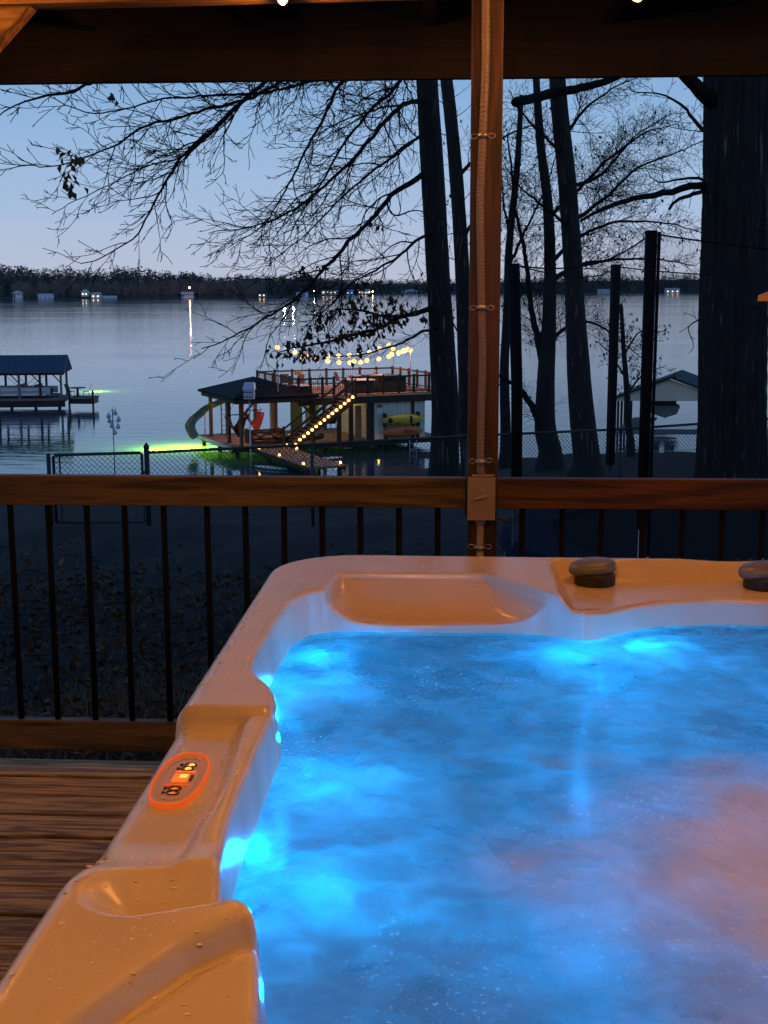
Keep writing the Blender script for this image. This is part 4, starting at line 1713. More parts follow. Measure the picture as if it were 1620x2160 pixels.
# gangway to the shore
gw = thing('gangway', tuple(dl(1.6, -3, WATER_Z)), 'plank gangway running from the dock to the shore with lamps along both edges', 'gangway')
b = MB()
ub(b, .55, 2.65, -6.5, -.065, ZD - .12, ZD - .01)
b.build('walkway', M['dock_wood'], gw)
b = MB()
ub(b, .47, .549, -6.5, -.065, ZD - .26, ZD - .015)
ub(b, 2.651, 2.73, -6.5, -.065, ZD - .26, ZD - .015)
b.build('side_beam', M['dock_dark'], gw)
for u in (.7, 2.5):
    for v in (-2, -4.2, -6.2):
        p = dl(u, v, 0)
        MB().tube([(p.x, p.y, WATER_Z - 1.4), (p.x, p.y, ZD - .12)], .1, 8).build('piling', M['dock_dark'], gw, smooth=True)
pl = None
for (u, v, l_) in ((.62, -.9, 0), (.62, -3.3, 0), (.62, -5.9, 0), (2.58, -.5, 0), (2.58, -3.4, 0), (2.58, -6.2, 0), (2.60, -1.6, 0)):
    p = dl(u, v, ZD - .01)
    if pl is None:
        pl = small_lamp(p, .07, M['path_lens'], 'small warm white deck lamp on the edge of the gangway', 'lamps along the gangway', 'path_lamp')
    else:
        c = copy_tree(pl)
        c.location = p
pl = None
for u in (4.2, 6.0, 8.9, 12.9):
    p = dl(u, -.075, ZD - .16)
    if pl is None:
        pl = small_lamp(p, .07, M['path_lens'], 'small warm white lamp on the front edge of the dark dock', 'lamps along the dock front', 'path_lamp')
    else:
        c = copy_tree(pl)
        c.location = p

# string lights above the sun deck
ssl = thing('dock_string_light', tuple(dl(8, 3, ZU)), 'string of glowing round bulbs over the upper sun deck of the dock', 'string lights')
front = [(585, 733), (622, 743), (645, 750), (667, 760), (691, 762), (715, 764), (738, 765), (747, 762), (760, 764), (774, 760), (799, 757), (820, 752), (826, 747), (841, 744), (849, 741), (853, 739), (860, 736), (866, 739)]
backp = [(637, 753), (663, 757), (692, 751), (714, 750), (737, 749), (758, 746), (779, 743), (800, 735), (820, 727), (830, 736)]
for lst, v in ((front, .1), (backp, VE - .1)):
    P0 = dl(0, v, 0)
    pts = [at_plane(px, py, P0, VV) for px, py in lst]
    for p in pts:
        MB().ball(p, .15, 8, 6).build('bulb', M['bulb_dock'], ssl, smooth=True)
    top = [p + Vector((0, 0, .12)) for p in pts]
    MB().tube(top, .012, 4).build('cord', M['black'], ssl)
    for e in (top[0], top[-1]):
        MB().tube([(e.x, e.y, ZU), (e.x, e.y, e.z + .05)], .03, 6).build('pole', M['steel'], ssl)
    for k_ in ((1, 5, 9, 13, 16) if v < 1 else (1, 3, 5, 7, 9)):
        pl_ = bpy.data.lights.new('bulb_light', 'POINT')
        pl_.energy = 95
        pl_.color = (1.0, .40, .13)
        pl_.shadow_soft_size = .01
        po_ = bpy.data.objects.new('bulb_light', pl_)
        COL.objects.link(po_)
        po_.parent = ssl
        po_.location = pts[k_] - Vector((0, 0, .19)) - Vector(ssl['_o'])

# kayaks on the storage wall
def kayak(u0, u1, z, mat, label, seat):
    t = thing('kayak', tuple(dl((u0 + u1) / 2, .0, z)), label, 'kayak')
    n_, k_ = 14, 24
    vs_, fs_ = [], []
    L2 = (u1 - u0) / 2
    for i in range(k_ + 1):
        s_ = -1 + 2 * i / k_
        w = max(.01, (1 - abs(s_) ** 2.3)) ** .6
        rock = .06 * s_ * s_
        for j in range(n_):
            a = 2 * math.pi * j / n_
            vs_.append(dl((u0 + u1) / 2 + L2 * s_, -.14 + .15 * w * math.sin(a), z + rock * 0 + .36 * w * math.cos(a)))
    for i in range(k_):
        for j in range(n_):
            fs_.append((i * n_ + j, i * n_ + (j + 1) % n_, (i + 1) * n_ + (j + 1) % n_, (i + 1) * n_ + j))
    MB().add(vs_, fs_).build('hull', mat, t, smooth=True)
    if seat:
        for uu, ww in ((.18, .16), (.66, .13)):
            b = MB()
            b.ball(dl(u0 + (u1 - u0) * uu, -.27, z), 1, 12, 8, (ww, .06, .17 if uu < .3 else .26))
            b.build('seat', M['black'], t, smooth=True)
        b = MB()
        ub(b, u0 + (u1 - u0) * .28, u0 + (u1 - u0) * .42, -.30, -.24, z - .2, z - .15)
        b.build('grab_strap', M['black'], t)
    else:
        b = MB()
        b.ball(dl((u0 + u1) / 2, -.275, z + .05), 1, 14, 8, ((u1 - u0) * .28, .03, .12))
        b.build('deck_well', plain('dark_orange_well', (.30, .07, .02), .5, 0, .1, 5, 0), t, smooth=True)
    for uu in (.1, .88):
        b = MB()
        ub(b, u0 + (u1 - u0) * uu - .03, u0 + (u1 - u0) * uu + .03, -.2, .09, z - .46, z + .44 if seat else z + .2)
        b.build('wall_bracket', M['black'], t)


kayak(9.05, 12.0, ZD + 1.24, M['yellow'], 'yellow sit on kayak hung on the dock wall above the orange one', True)
kayak(9.1, 11.95, ZD + .5, M['orange'], 'orange kayak hung on the dock wall under the yellow one', False)

# boarding ladder
ld = thing('boarding_ladder', tuple(dl(11.2, -.15, ZD)), 'white metal boarding ladder hanging off the dock front', 'ladder')
for s_ in (0, .48):
    MB().tube([dl(10.95 + s_, .25, ZD), dl(10.95 + s_, .25, ZD + .15), dl(10.95 + s_, -.05, ZD + .28), dl(10.95 + s_, -.2, ZD), dl(10.95 + s_, -.22, ZD - 1.5)], .025, 6).build('side_rail', M['white'], ld, smooth=True)
for k in range(4):
    MB().tube([dl(10.95, -.21, ZD - .3 - k * .35), dl(11.43, -.21, ZD - .3 - k * .35)], .02, 6).build('rung', M['white'], ld, smooth=True)


# patio furniture on the sun deck
def chair(u, v, z, rot, label, mat, group='chairs on the sun deck', name='patio_chair'):
    o = dl(u, v, z)
    t = thing(name, tuple(o), label, 'chair', group)
    rm = Matrix.Rotation(rot + ya, 3, 'Z')

    def L(x, y, zz):
        return o + rm @ Vector((x, y, zz))
    MB().box(L(0, 0, .42), (.52, .5, .05), rm).build('seat', mat, t)
    MB().prism([L(-.26, .22, .42), L(.26, .22, .42), L(.26, .42, 1.0), L(-.26, .42, 1.0)], rm @ Vector((0, .04, 0))).build('backrest', mat, t)
    for x in (-.26, .26):
        MB().tube([L(x, -.22, 0), L(x, -.24, .62), L(x, .3, .62)], .018, 5).build('armrest', M['black'], t)
        MB().tube([L(x, .24, .42), L(x, .3, 0)], .018, 5).build('leg', M['black'], t)
    return t


def table(u, v, z, r_, label, mat, name='patio_table', h=.72):
    o = dl(u, v, z)
    t = thing(name, tuple(o), label, 'table')
    MB().lathe(o, [(r_, h - .04), (r_, h)], 20).build('tabletop', mat, t)
    for k in range(4):
        a = math.pi / 4 + k * math.pi / 2
        p = o + Vector((r_ * .7 * math.cos(a), r_ * .7 * math.sin(a), 0))
        MB().tube([p, p + Vector((0, 0, h - .04))], .025, 5).build('leg', M['black'], t)
    return t


chair(5.0, 4.2, ZU, R(160), 'low tan patio chair at the left end of the sun deck', M['chair_tan'])
chair(5.6, 3.6, ZU, R(190), 'tan patio chair with its back to the stairs beside the first post', M['chair_tan'])
chair(6.9, 3.9, ZU, R(-110), 'tan patio chair standing just right of the stair top', M['chair_tan'])
chair(9.0, 4.2, ZU, R(95), 'tall backed patio chair left of the round table', M['chair_tan'])
chair(11.2, 4.4, ZU, R(-95), 'tan patio chair right of the round table', M['chair_tan'])
table(10.1, 4.4, ZU, .65, 'round patio table at the back railing of the sun deck', M['chair_tan'])
table(6.2, 4.2, ZU, .3, 'small side table between the tan chairs on the sun deck', M['black'], 'side_table', .5)


def counter(u0, u1, v0, v1, label, top, name='outdoor_counter', cat='counter', h=.92):
    t = thing(name, tuple(dl((u0 + u1) / 2, (v0 + v1) / 2, ZU)), label, cat)
    b = MB()
    ub(b, u0, u1, v0, v1, ZU, ZU + h - .05)
    b.build('cabinet', M['black'], t)
    b = MB()
    ub(b, u0 - .06, u1 + .06, v0 - .06, v1 + .06, ZU + h - .049, ZU + h)
    b.build('countertop', M[top], t)


counter(3.9, 4.7, .5, 1.3, 'small dark storage bench with a pale lid at the left sun deck corner', 'white', 'storage_bench', 'bench', .62)
counter(7.5, 8.9, .4, 1.3, 'dark outdoor counter with a white top behind the front railing', 'white', h=.86)
counter(9.3, 11.2, .5, 2.3, 'large black covered spa box on the sun deck', 'black', 'covered_spa', 'spa', .98)
sgn = thing('orange_sign', tuple(dl(6.5, VE - .14, ZU + .95)), 'small orange sign on the back railing of the sun deck', 'sign')
b = MB()
ub(b, 6.3, 6.75, VE - .16, VE - .125, ZU + .78, ZU + 1.06)
b.build('board', plain('orange_board', (.75, .35, .05), .6, 0, .05, 3, 0), sgn)


# hammock chairs under the pavilion
def hammock(u, v, label):
    t = thing('hammock_chair', tuple(dl(u, v, EZ - .3)), label, 'hammock chair', 'hammock chairs in the pavilion')
    bar = EZ - 1.1
    MB().tube([dl(u - .55, v, bar), dl(u + .55, v, bar)], .035, 6).build('spreader_bar', M['black'], t)
    b = MB()
    b.tube([dl(u - .5, v, bar), dl(u, v, EZ - .25), dl(u + .5, v, bar)], .015, 5)
    b.build('rope', M['black'], t)
    vs_, fs_ = [], []
    n_, k_ = 13, 9
    for i in range(n_):
        s_ = -1 + 2 * i / (n_ - 1)
        for j in range(k_):
            q = j / (k_ - 1)
            z = bar - .12 - 1.15 * (1 - abs(s_) ** 1.7) * (1 - .42 * q) - .1 * q * 0
            vs_.append(dl(u + .5 * s_, v - .4 + .85 * q, z))
    for i in range(n_ - 1):
        for j in range(k_ - 1):
            a = i * k_ + j
            fs_.append((a, a + k_, a + k_ + 1, a + 1))
    o = MB().add(vs_, fs_).build('sling', M['hammock'], t, smooth=True)
    m_ = o.modifiers.new('solid', 'SOLIDIFY')
    m_.thickness = .03


hammock(.25, 1.3, 'red hammock chair between the left pavilion posts')
hammock(2.2, 2.9, 'red hammock chair hanging at the pavilion centre by the blue cushion')

# cross-braced bench box under the pavilion
bxo = thing('porch_swing_bench', tuple(dl(2.0, 1.2, ZD)), 'low wooden planter bench with X braced sides under the pavilion', 'bench')
b = MB()
for v in (.95, 1.75):
    ub(b, 1.1, 3.1, v - .03, v + .03, ZD + .62, ZD + .74)
    ub(b, 1.1, 3.1, v - .03, v + .03, ZD + .05, ZD + .15)
    for a, c in ((1.15, 2.1), (2.1, 3.05)):
        b.beam(dl(a, v, ZD + .15), dl(c, v, ZD + .62), .05, .08)
        b.beam(dl(a, v, ZD + .62), dl(c, v, ZD + .15), .05, .08)
b.build('braced_side', M['dock_red'], bxo)
b = MB()
ub(b, 1.1, 3.1, .985, 1.715, ZD + .3, ZD + .36)
b.build('seat', M['dock_wood'], bxo)
for u in (1.1, 3.1):
    b = MB()
    ub(b, u - .05, u + .05, .9, 1.8, ZD + .001, ZD + .85)
    b.build('end_frame', M['dock_red'], bxo)

# water slide at the back left
ws = thing('water_slide', tuple(dl(-1, 5, ZD)), 'pale curved water slide at the left end of the dock', 'water slide')
path = [dl(1.3, 5.3, ZD + 2.3), dl(.8, 5.25, ZD + 2.1), dl(.1, 5.15, ZD + 1.85), dl(-.5, 4.95, ZD + 1.45), dl(-1.05, 4.6, ZD + 1.15), dl(-1.45, 4.15, ZD + .75), dl(-1.4, 3.6, ZD + .2)]
sm = []
for k in range(len(path) - 1):
    p0, p1, p2, p3 = [path[min(max(k + q, 0), len(path) - 1)] for q in (-1, 0, 1, 2)]
    for i in range(8):
        u_ = i / 8
        sm.append(.5 * (2 * p1 + (p2 - p0) * u_ + (2 * p0 - 5 * p1 + 4 * p2 - p3) * u_ ** 2 + (3 * p1 - p0 - 3 * p2 + p3) * u_ ** 3))
vs_, fs_ = [], []
for i, p in enumerate(sm):
    t = (sm[min(i + 1, len(sm) - 1)] - sm[max(i - 1, 0)]).normalized()
    s_ = t.cross(Vector((0, 0, 1))).normalized()
    n_ = s_.cross(t)
    for j in range(9):
        a = math.pi * (j / 8)
        vs_.append(p + s_ * (.28 * math.cos(a)) - n_ * (.27 * math.sin(a)))
for i in range(len(sm) - 1):
    for j in range(8):
        a = i * 9 + j
        fs_.append((a, a + 9, a + 10, a + 1))
o = MB().add(vs_, fs_).build('chute', M['slide'], ws, smooth=True)
o.modifiers.new('solid', 'SOLIDIFY').thickness = .05
for k in (3, 18, 34):
    p = sm[k]
    MB().tube([(p.x, p.y, ZD - .2), (p.x, p.y, p.z - .33)], .05, 6).build('support', M['white'], ws)
b = MB()
for s_ in (-.25, .25):
    b.tube([dl(1.3 + s_, 5.1, ZD), dl(1.3 + s_, 5.1, ZD + 2.45)], .03, 5)
for k in range(7):
    b.tube([dl(1.05, 5.1, ZD + .35 * k + .2), dl(1.55, 5.1, ZD + .35 * k + .2)], .02, 5)
b.build('ladder', M['white'], ws)

# paddle, deck chairs seen through the corridor, pale paddle boards under the stairs
pd = thing('paddle', tuple(dl(7.5, 4.4, ZD)), 'paddle with white blades leaning in the dock corridor', 'paddle')
MB().tube([dl(7.75, 4.5, ZD + .35), dl(7.6, 4.6, ZD + 1.8)], .025, 6).build('shaft', M['black'], pd)
for z, u in ((ZD + .3, 7.76), (ZD + 1.95, 7.58)):
    b = MB()
    b.ball(dl(u, 4.55, z), 1, 8, 8, (.1, .03, .27))
    b.build('blade', M['white'], pd, smooth=True)
chair(7.9, 4.7, ZD, R(170), 'dark lounge chair behind the paddle at the far dock edge', M['black'], 'chairs on the lower dock', 'deck_chair')
chair(8.5, 4.7, ZD, R(200), 'dark lounge chair beside the tan door at the far dock edge', M['black'], 'chairs on the lower dock', 'deck_chair')


def board(u, v, z, l_, label, rot=0, mat='white'):
    p = dl(u, v, z)
    t = thing('paddle_board', tuple(p), label, 'paddle board')
    mt = Matrix.Rotation(ya + rot, 3, 'Z') @ Matrix.Diagonal((l_ / 2, .36, .07))
    prof = [(max(.001, math.sin(math.pi * i / 8)), -math.cos(math.pi * i / 8)) for i in range(9)]
    b = MB()
    b.lathe(p, prof, 24, mt)
    b.build('board', M[mat], t, smooth=True)
    fb = MB()
    fb.prism([p + Vector((0, 0, .07)), p + Vector((.18, 0, .07)), p + Vector((.05, 0, .24))], (0, .02, 0))
    fb.build('fin', M['black'], t)


board(.2, -3.2, WATER_Z + .08, 2.6, 'white paddle board floating left of the gangway', R(-60))
board(4.5, -1.6, WATER_Z + .08, 2.2, 'white paddle board floating behind the lamp right of the gangway', R(10))
board(12.6, -.9, WATER_Z + .08, 1.4, 'small white float below the right dock lamp by the oak trunk', 0)
# jet ski moored under the stairs
jk = thing('jet_ski', tuple(dl(4.6, 1.6, WATER_Z)), 'dark jet ski moored in the shade under the lit stairs', 'jet ski')
b = MB()
vs_, fs_ = [], []
for i in range(11):
    s_ = i / 10
    w = .55 * (1 - max(0, s_ - .55) ** 2 * 4.5)
    for j, (yy, zz) in enumerate(((-1, .5), (-.9, .15), (0, -.05), (.9, .15), (1, .5), (.4, .75 + .15 * math.sin(s_ * 3)), (-.4, .75 + .15 * math.sin(s_ * 3)))):
        vs_.append(dl(3.4 + 2.8 * s_, 1.6 + yy * w, WATER_Z + .1 + zz + .12 * s_))
for i in range(10):
    for j in range(7):
        fs_.append((i * 7 + j, i * 7 + (j + 1) % 7, (i + 1) * 7 + (j + 1) % 7, (i + 1) * 7 + j))
fs_ += [tuple(range(6, -1, -1)), tuple(range(70, 77))]
b.add(vs_, fs_)
b.build('hull', M['black'], jk, smooth=True)
b = MB()
b.ball(dl(4.4, 1.6, WATER_Z + .98), 1, 10, 8, (.75, .22, .14))
b.build('seat', M['steel'], jk, smooth=True)
MB().tube([dl(5.2, 1.25, WATER_Z + 1.3), dl(5.3, 1.6, WATER_Z + 1.2), dl(5.2, 1.95, WATER_Z + 1.3)], .04, 6).build('handlebar', M['steel'], jk)


# green underwater fishing lamps
def green_lamp(px, py, e, depth, label, r_=.05):
    p = at_z(px, py, WATER_Z)
    t = thing('green_fishing_lamp', (p.x, p.y, WATER_Z - depth - .3), label, 'underwater lamp')
    MB().tube([(p.x, p.y, WATER_Z - depth - .6), (p.x, p.y, WATER_Z - depth - .12)], .06, 8).build('housing', M['black'], t)
    MB().ball((p.x, p.y, WATER_Z - depth - .1), .06).build('lens', glow('green_lens', (.3, 1, .02), 20), t, smooth=True)
    l = bpy.data.lights.new('fishing_lamp_light', 'POINT')
    l.energy = e
    l.color = (.42, 1.0, .0)
    l.shadow_soft_size = r_
    o = bpy.data.objects.new('fishing_lamp_light', l)
    COL.objects.link(o)
    o.parent = t
    o.location = (0, 0, .3 + .06)
    return t


GL = 6.5
green_lamp(392, 944, 1500 * GL, .6, 'green underwater lamp glowing at the left corner of the two storey dock')
green_lamp(330, 948, 420 * GL, .5, 'fainter green underwater glow further left toward the fence gate')
green_lamp(203, 826, 420 * GL, .4, 'green underwater lamp at the end of the small floating dock')

# martin house pole and gourd pole
def pole_at(px, py_top, D, name, label, cat):
    p = at_d(px, py_top, D)
    zb = min(gz(p.x, p.y), WATER_Z)
    t = thing(name, (p.x, p.y, zb), label, cat)
    MB().tube([(p.x, p.y, zb), (p.x, p.y, p.z)], .035, 8).build('pole', M['steel'], t, smooth=True)
    return t, p


t, p = pole_at(526, 838, 40, 'martin_birdhouse', 'pale martin birdhouse with scalloped trim on a thin pole before the pavilion roof', 'birdhouse')
b = MB()
for k, z in enumerate((0.02, .27)):
    b.box(p + Vector((0, 0, z)), (.52, .4, .2))
b.build('box', M['white'], t)
b = MB()
for k in range(4):
    for z in (.0, .25):
        b.ball(p + Vector((-.19 + k * .127, -.2, z + .02)), .05, 8, 6, (1, .2, 1))
b.build('entrance', M['black'], t)
b = MB()
b.box(p + Vector((0, 0, .145)), (.6, .48, .03))
b.box(p + Vector((0, 0, .41)), (.62, .5, .08))
b.prism([p + Vector((-.32, -.27, .45)), p + Vector((.32, -.27, .45)), p + Vector((.25, -.05, .75)), p + Vector((-.25, -.05, .75))], (0, .4, 0))
b.build('roof', M['roof_far'], t)
t, p = pole_at(237, 862, 38, 'gourd_rack', 'thin pole hung with white birdhouse gourds above the water beyond the gate', 'birdhouse')
M['gourd'] = plain('white_gourd', (.6, .6, .6), .5, 0, .1, 5, 0)
for (px, py) in ((229, 877), (243, 870), (231, 887), (250, 884), (236, 897), (249, 899), (242, 911)):
    c = at_d(px, py, 38 + rng.uniform(-.3, .3))
    b = MB()
    b.lathe(c, [(.01, .17), (.035, .14), (.05, .08), (.10, .02), (.12, -.05), (.09, -.12), (.02, -.15)], 12)
    b.build('gourd', M['gourd'], t, smooth=True)
    MB().tube([c + Vector((0, 0, .16)), Vector((p.x, p.y, c.z + .28))], .012, 5).build('arm', M['steel'], t)

# ------------------------------------------------------------------ left boathouse
M['navy_roof'] = plain('blue_grey_metal_roof', (.045, .075, .115), .45, .2, .15, 1, 0)
M['pale_deck'] = plain('weathered_grey_dock', (.20, .19, .17), .85, 0, .2, 2, 0)
M['blue_canvas'] = plain('blue_canvas', (.06, .16, .34), .7, 0, .15, 3, 0)
LD = 66.0
lf = at_z(0, 852, -7.75)
k1 = at_d(138, 850, LD)
lbx = k1.x
lby = k1.y
lb = thing('covered_boat_dock', (lbx, lby, WATER_Z), 'open sided boat dock with a long blue grey metal roof at the left edge', 'boat dock')
zd_ = -7.75
x0, x1 = lbx - 11.0, lbx
b = MB()
b.box(((x0 + x1) / 2, lby + 2, zd_ - .15), (x1 - x0, 4.2, .3))
b.build('deck', M['pale_deck'], lb)
b = MB()
b.box(((x0 + x1) / 2, lby - .14, zd_ - .45), (x1 - x0, .07, .55))
b.build('rim_board', M['dock_dark'], lb)
ez = at_d(60, 786, LD).z
rz_ = at_d(60, 748, LD + 2.8).z
b = MB()
for s_ in (-1, 1):
    yy = lby + 1.9
    b.prism([(x0 - .2, yy + s_ * 2.6, ez), (x0 - .2, yy, rz_), (x0 - .2, yy, rz_ + .12), (x0 - .2, yy + s_ * 2.6, ez + .12)], (x1 - x0 + .35, 0, 0))
b.build('metal_roof', M['navy_roof'], lb)
b = MB()
for i in range(28):
    xx = x0 + i * .4
    b.beam((xx, lby - .7 + .02, ez + .14), (xx, lby + 1.88, rz_ + .135), .03, .03)
b.build('roof_seam', M['navy_roof'], lb)
b = MB()
b.prism([(x1 + .1, lby - .5, ez + .02), (x1 + .1, lby + 4.3, ez + .02), (x1 + .1, lby + 1.9, rz_ - .05)], (.05, 0, 0))
b.build('gable', M['dock_dark'], lb)
for i in range(7):
    xx = x1 - .3 - i * 1.75
    for yy in (lby - .02, lby + 3.8):
        b = MB()
        b.box((xx, yy, (zd_ + ez) / 2), (.18, .18, ez - zd_))
        b.build('roof_post', M['dock_dark'] if i % 2 else M['pale_deck'], lb)
    b = MB()
    b.beam((xx - .75, lby - .02, ez - .06), (xx - .08, lby - .02, ez - .8), .07, .09)
    b.build('brace', M['dock_dark'], lb)
b = MB()
b.box(((x0 + x1) / 2, lby - .02, ez - .1), (x1 - x0, .12, .2))
b.build('eave_beam', M['dock_dark'], lb)
b = MB()
for z in (.35, .75):
    b.box(((x0 + x1) / 2 - .8, lby + .1, zd_ + z), (x1 - x0 - 1.6, .06, .22))
b.build('white_side_rail', M['white'], lb)
for i in range(6):
    xx = x1 - .5 - i * 2
    MB().tube([(xx, lby, WATER_Z - 1.4), (xx, lby, zd_ - .3)], .14, 8).build('piling', M['dock_dark'], lb)


lb.rotation_euler.z = R(10)


def pontoon(x, y, z, l_, label, canopy, name='pontoon_boat'):
    t = thing(name, (x, y, z), label, 'boat')
    for s_ in (-.8, .8):
        MB().tube([(x - l_ / 2, y + s_, z + .1), (x + l_ / 2 - .5, y + s_, z + .1), (x + l_ / 2, y + s_, z + .3)], [.3, .3, .05], 10).build('float_tube', M['steel'], t, smooth=True)
    MB().box((x, y, z + .5), (l_ - .4, 2.3, .12)).build('deck', M['pale_deck'], t)
    b = MB()
    for s_ in (-1.1, 1.1):
        b.box((x, y + s_, z + .9), (l_ - .8, .05, .6))
    b.build('side_fence', M['white'], t)
    for xx, ww in ((-l_ * .33, 1.1), (l_ * .05, .8), (l_ * .3, 1.0)):
        b = MB()
        b.box((x + xx, y, z + .8), (ww, 1.8, .45))
        b.box((x + xx - ww * .45, y, z + 1.2), (.16, 1.8, .45))
        b.build('seat', M['black'], t, bevel=.05)
    if canopy:
        b = MB()
        vs_, fs_ = [], []
        for i in range(9):
            s_ = -1 + i / 4
            for yy in (-1.1, 1.1):
                vs_.append((x + .4 + 1.7 * s_, y + yy, z + 2.6 - .32 * s_ * s_))
        for i in range(8):
            fs_.append((2 * i, 2 * i + 2, 2 * i + 3, 2 * i + 1))
        o = b.add(vs_, fs_).build('canopy', M['blue_canvas'], t, smooth=True)
        o.modifiers.new('solid', 'SOLIDIFY').thickness = .06
        b = MB()
        for s_ in (-1, 1):
            for yy in (-1.1, 1.1):
                b.tube([(x + .4, y + yy, z + 1), (x + .4 + 1.5 * s_, y + yy, z + 2.33)], .02, 5)
        b.build('canopy_frame', M['steel'], t)


pontoon(lbx - 4.2, lby + 1.3, WATER_Z + .55, 6.5, 'pontoon boat with a blue folding canopy under the left dock roof', True)

# small floating dock with table and chairs
fd = at_d(170, 842, LD - .5)
fz = fd.z
fl = thing('floating_dock', (fd.x, fd.y, WATER_Z), 'small low floating dock right of the covered boat dock', 'floating dock')
fx0, fx1 = at_d(144, 842, LD - .5).x, at_d(198, 842, LD - .5).x
b = MB()
b.box(((fx0 + fx1) / 2, fd.y + .85, fz + .1), (fx1 - fx0, 1.7, .16))
b.build('deck', M['pale_deck'], fl)
b = MB()
b.box(((fx0 + fx1) / 2, fd.y + .85, fz - .2), (fx1 - fx0 - .1, 1.6, .42))
b.build('float', M['black'], fl)
for px in (146, 196):
    q = at_d(px, 842, LD - .6)
    MB().tube([(q.x, q.y, WATER_Z - 1), (q.x, q.y, fz + .75)], .09, 8).build('piling', M['dock_dark'], fl)
FLs, FLo = FLp, ya
zt_ = fz + .18


def xchair(x, y, z, rot, label, mat):
    rm = Matrix.Rotation(rot, 3, 'Z')
    t = thing('dock_chair', (x, y, z), label, 'chair', 'chairs on the small floating dock')
    o = Vector((x, y, z))
    L = lambda a, b_, c: o + rm @ Vector((a, b_, c))
    MB().box(L(0, 0, .42), (.52, .5, .05), rm).build('seat', mat, t)
    MB().prism([L(-.26, .22, .42), L(.26, .22, .42), L(.26, .45, 1.05), L(-.26, .45, 1.05)], rm @ Vector((0, .04, 0))).build('backrest', mat, t)
    for xx in (-.24, .24):
        for yy in (-.22, .24):
            MB().tube([L(xx, yy, 0), L(xx, yy, .42)], .02, 5).build('leg', M['black'], t)


xa_, xb_ = at_d(149, 830, LD).x, at_d(182, 830, LD).x
xm_ = at_d(164, 830, LD).x
xchair(xa_, fd.y + .8, zt_, R(70), 'dark high backed chair left of the round dock table', M['black'])
xchair(xb_, fd.y + .8, zt_, R(-75), 'pale chair right of the round dock table near the green glow', M['steel'])
tt = thing('dock_table', (xm_, fd.y + .8, zt_), 'dark round table on the small floating dock', 'table')
MB().lathe((xm_, fd.y + .8, zt_), [(.7, .7), (.7, .76)], 18).build('tabletop', M['black'], tt)
MB().lathe((xm_, fd.y + .8, zt_), [(.35, 0), (.12, .1), (.1, .7)], 10).build('pedestal', M['black'], tt)

# ------------------------------------------------------------------ right boathouse behind the trampoline
M['cream_siding'] = plain('cream_siding', (.93, .84, .60), .7, 0, .08, 1, 0)
M['green_roof'] = plain('dark_green_roof', (.015, .03, .028), .7, 0, .2, 1, 0)
BD = 56.0
ga, gc, gr_ = at_d(1302, 846, BD), at_d(1500, 846, BD), at_d(1413, 800, BD)
gz0, gz1 = ga.z, gr_.z
zdk = at_d(1400, 900, BD).z
bh_ = thing('gabled_boathouse', (gr_.x, gr_.y, WATER_Z), 'cream gabled boathouse with a dark green roof behind the trampoline net', 'boathouse')
xl_, xr_ = ga.x, 2 * gr_.x - ga.x
y0 = gr_.y
b = MB()
b.prism([(xl_, y0, gz0), (xr_, y0, gz0), (xr_, y0, gz0 + .25), (gr_.x, y0, gz1), (xl_, y0, gz0 + .25)], (0, .12, 0))
b.build('gable', M['cream_siding'], bh_)
b = MB()
dv = Vector((2.1, 7.5, 0))
for s_, xe in ((-1, xl_ - .25), (1, xr_ + .25)):
    b.prism([Vector((xe, y0 - .35, gz0 + .14)), Vector((gr_.x, y0 - .35, gz1 + .05)), Vector((gr_.x, y0 - .35, gz1 + .25)), Vector((xe, y0 - .35, gz0 + .32))], dv)
b.build('roof', M['green_roof'], bh_)
for i in range(5):
    for xe in (xl_ + .15, xr_ - .15):
        p = Vector((xe, y0 + .3, 0)) + dv * (i / 4.6)
        MB().box((p.x, p.y, (WATER_Z + gz0) / 2), (.16, .16, gz0 - WATER_Z + .6)).build('roof_post', M['dock_dark'], bh_)
b = MB()
b.prism([(xl_ - .1, y0 - 1.4, zdk - .2), (xl_ + 1.7, y0 - 1.4, zdk - .2), (xl_ + 1.7, y0 - 1.4, zdk), (xl_ - .1, y0 - 1.4, zdk)], dv * 1.1)
b.prism([(xr_ - 1.2, y0 - 1.4, zdk - .2), (xr_ + .2, y0 - 1.4, zdk - .2), (xr_ + .2, y0 - 1.4, zdk), (xr_ - 1.2, y0 - 1.4, zdk)], dv * 1.1)
b.prism([(xl_ - .6, y0 - 4, zdk - .25), (xr_ + .6, y0 - 4, zdk - .25), (xr_ + .6, y0 - 4, zdk - .03), (xl_ - .6, y0 - 4, zdk - .03)], (0, 2.58, 0))
b.build('walkway', M['pale_deck'], bh_)
for i in range(5):
    xx = xl_ + (xr_ - xl_) * i / 4
    MB().tube([(xx, y0 - 3.9, WATER_Z - 1.5), (xx, y0 - 3.9, zdk - .25)], .14, 8).build('piling', M['pale_deck'], bh_)
bx0 = gr_.x - .1
sp_ = thing('speed_boat', (bx0, y0 + 3, WATER_Z + .5), 'speed boat on a lift inside the cream gabled boathouse', 'boat')
b = MB()
vs_, fs_ = [], []
for i in range(9):
    s_ = i / 8
    w = 1.1 * (1 - s_ ** 3)
    for (xx, zz) in ((-1, 1.1), (-.8, .5), (0, .2 + .3 * s_), (.8, .5), (1, 1.1)):
        vs_.append((bx0 + xx * max(w, .04), y0 + 1 + 5.4 * s_, WATER_Z + .4 + zz + .2 * s_))
for i in range(8):
    for j in range(4):
        fs_.append((i * 5 + j, i * 5 + j + 1, (i + 1) * 5 + j + 1, (i + 1) * 5 + j))
fs_.append((0, 1, 2, 3, 4))
b.add(vs_, fs_)
b.build('hull', M['grey_far'], sp_, smooth=False)
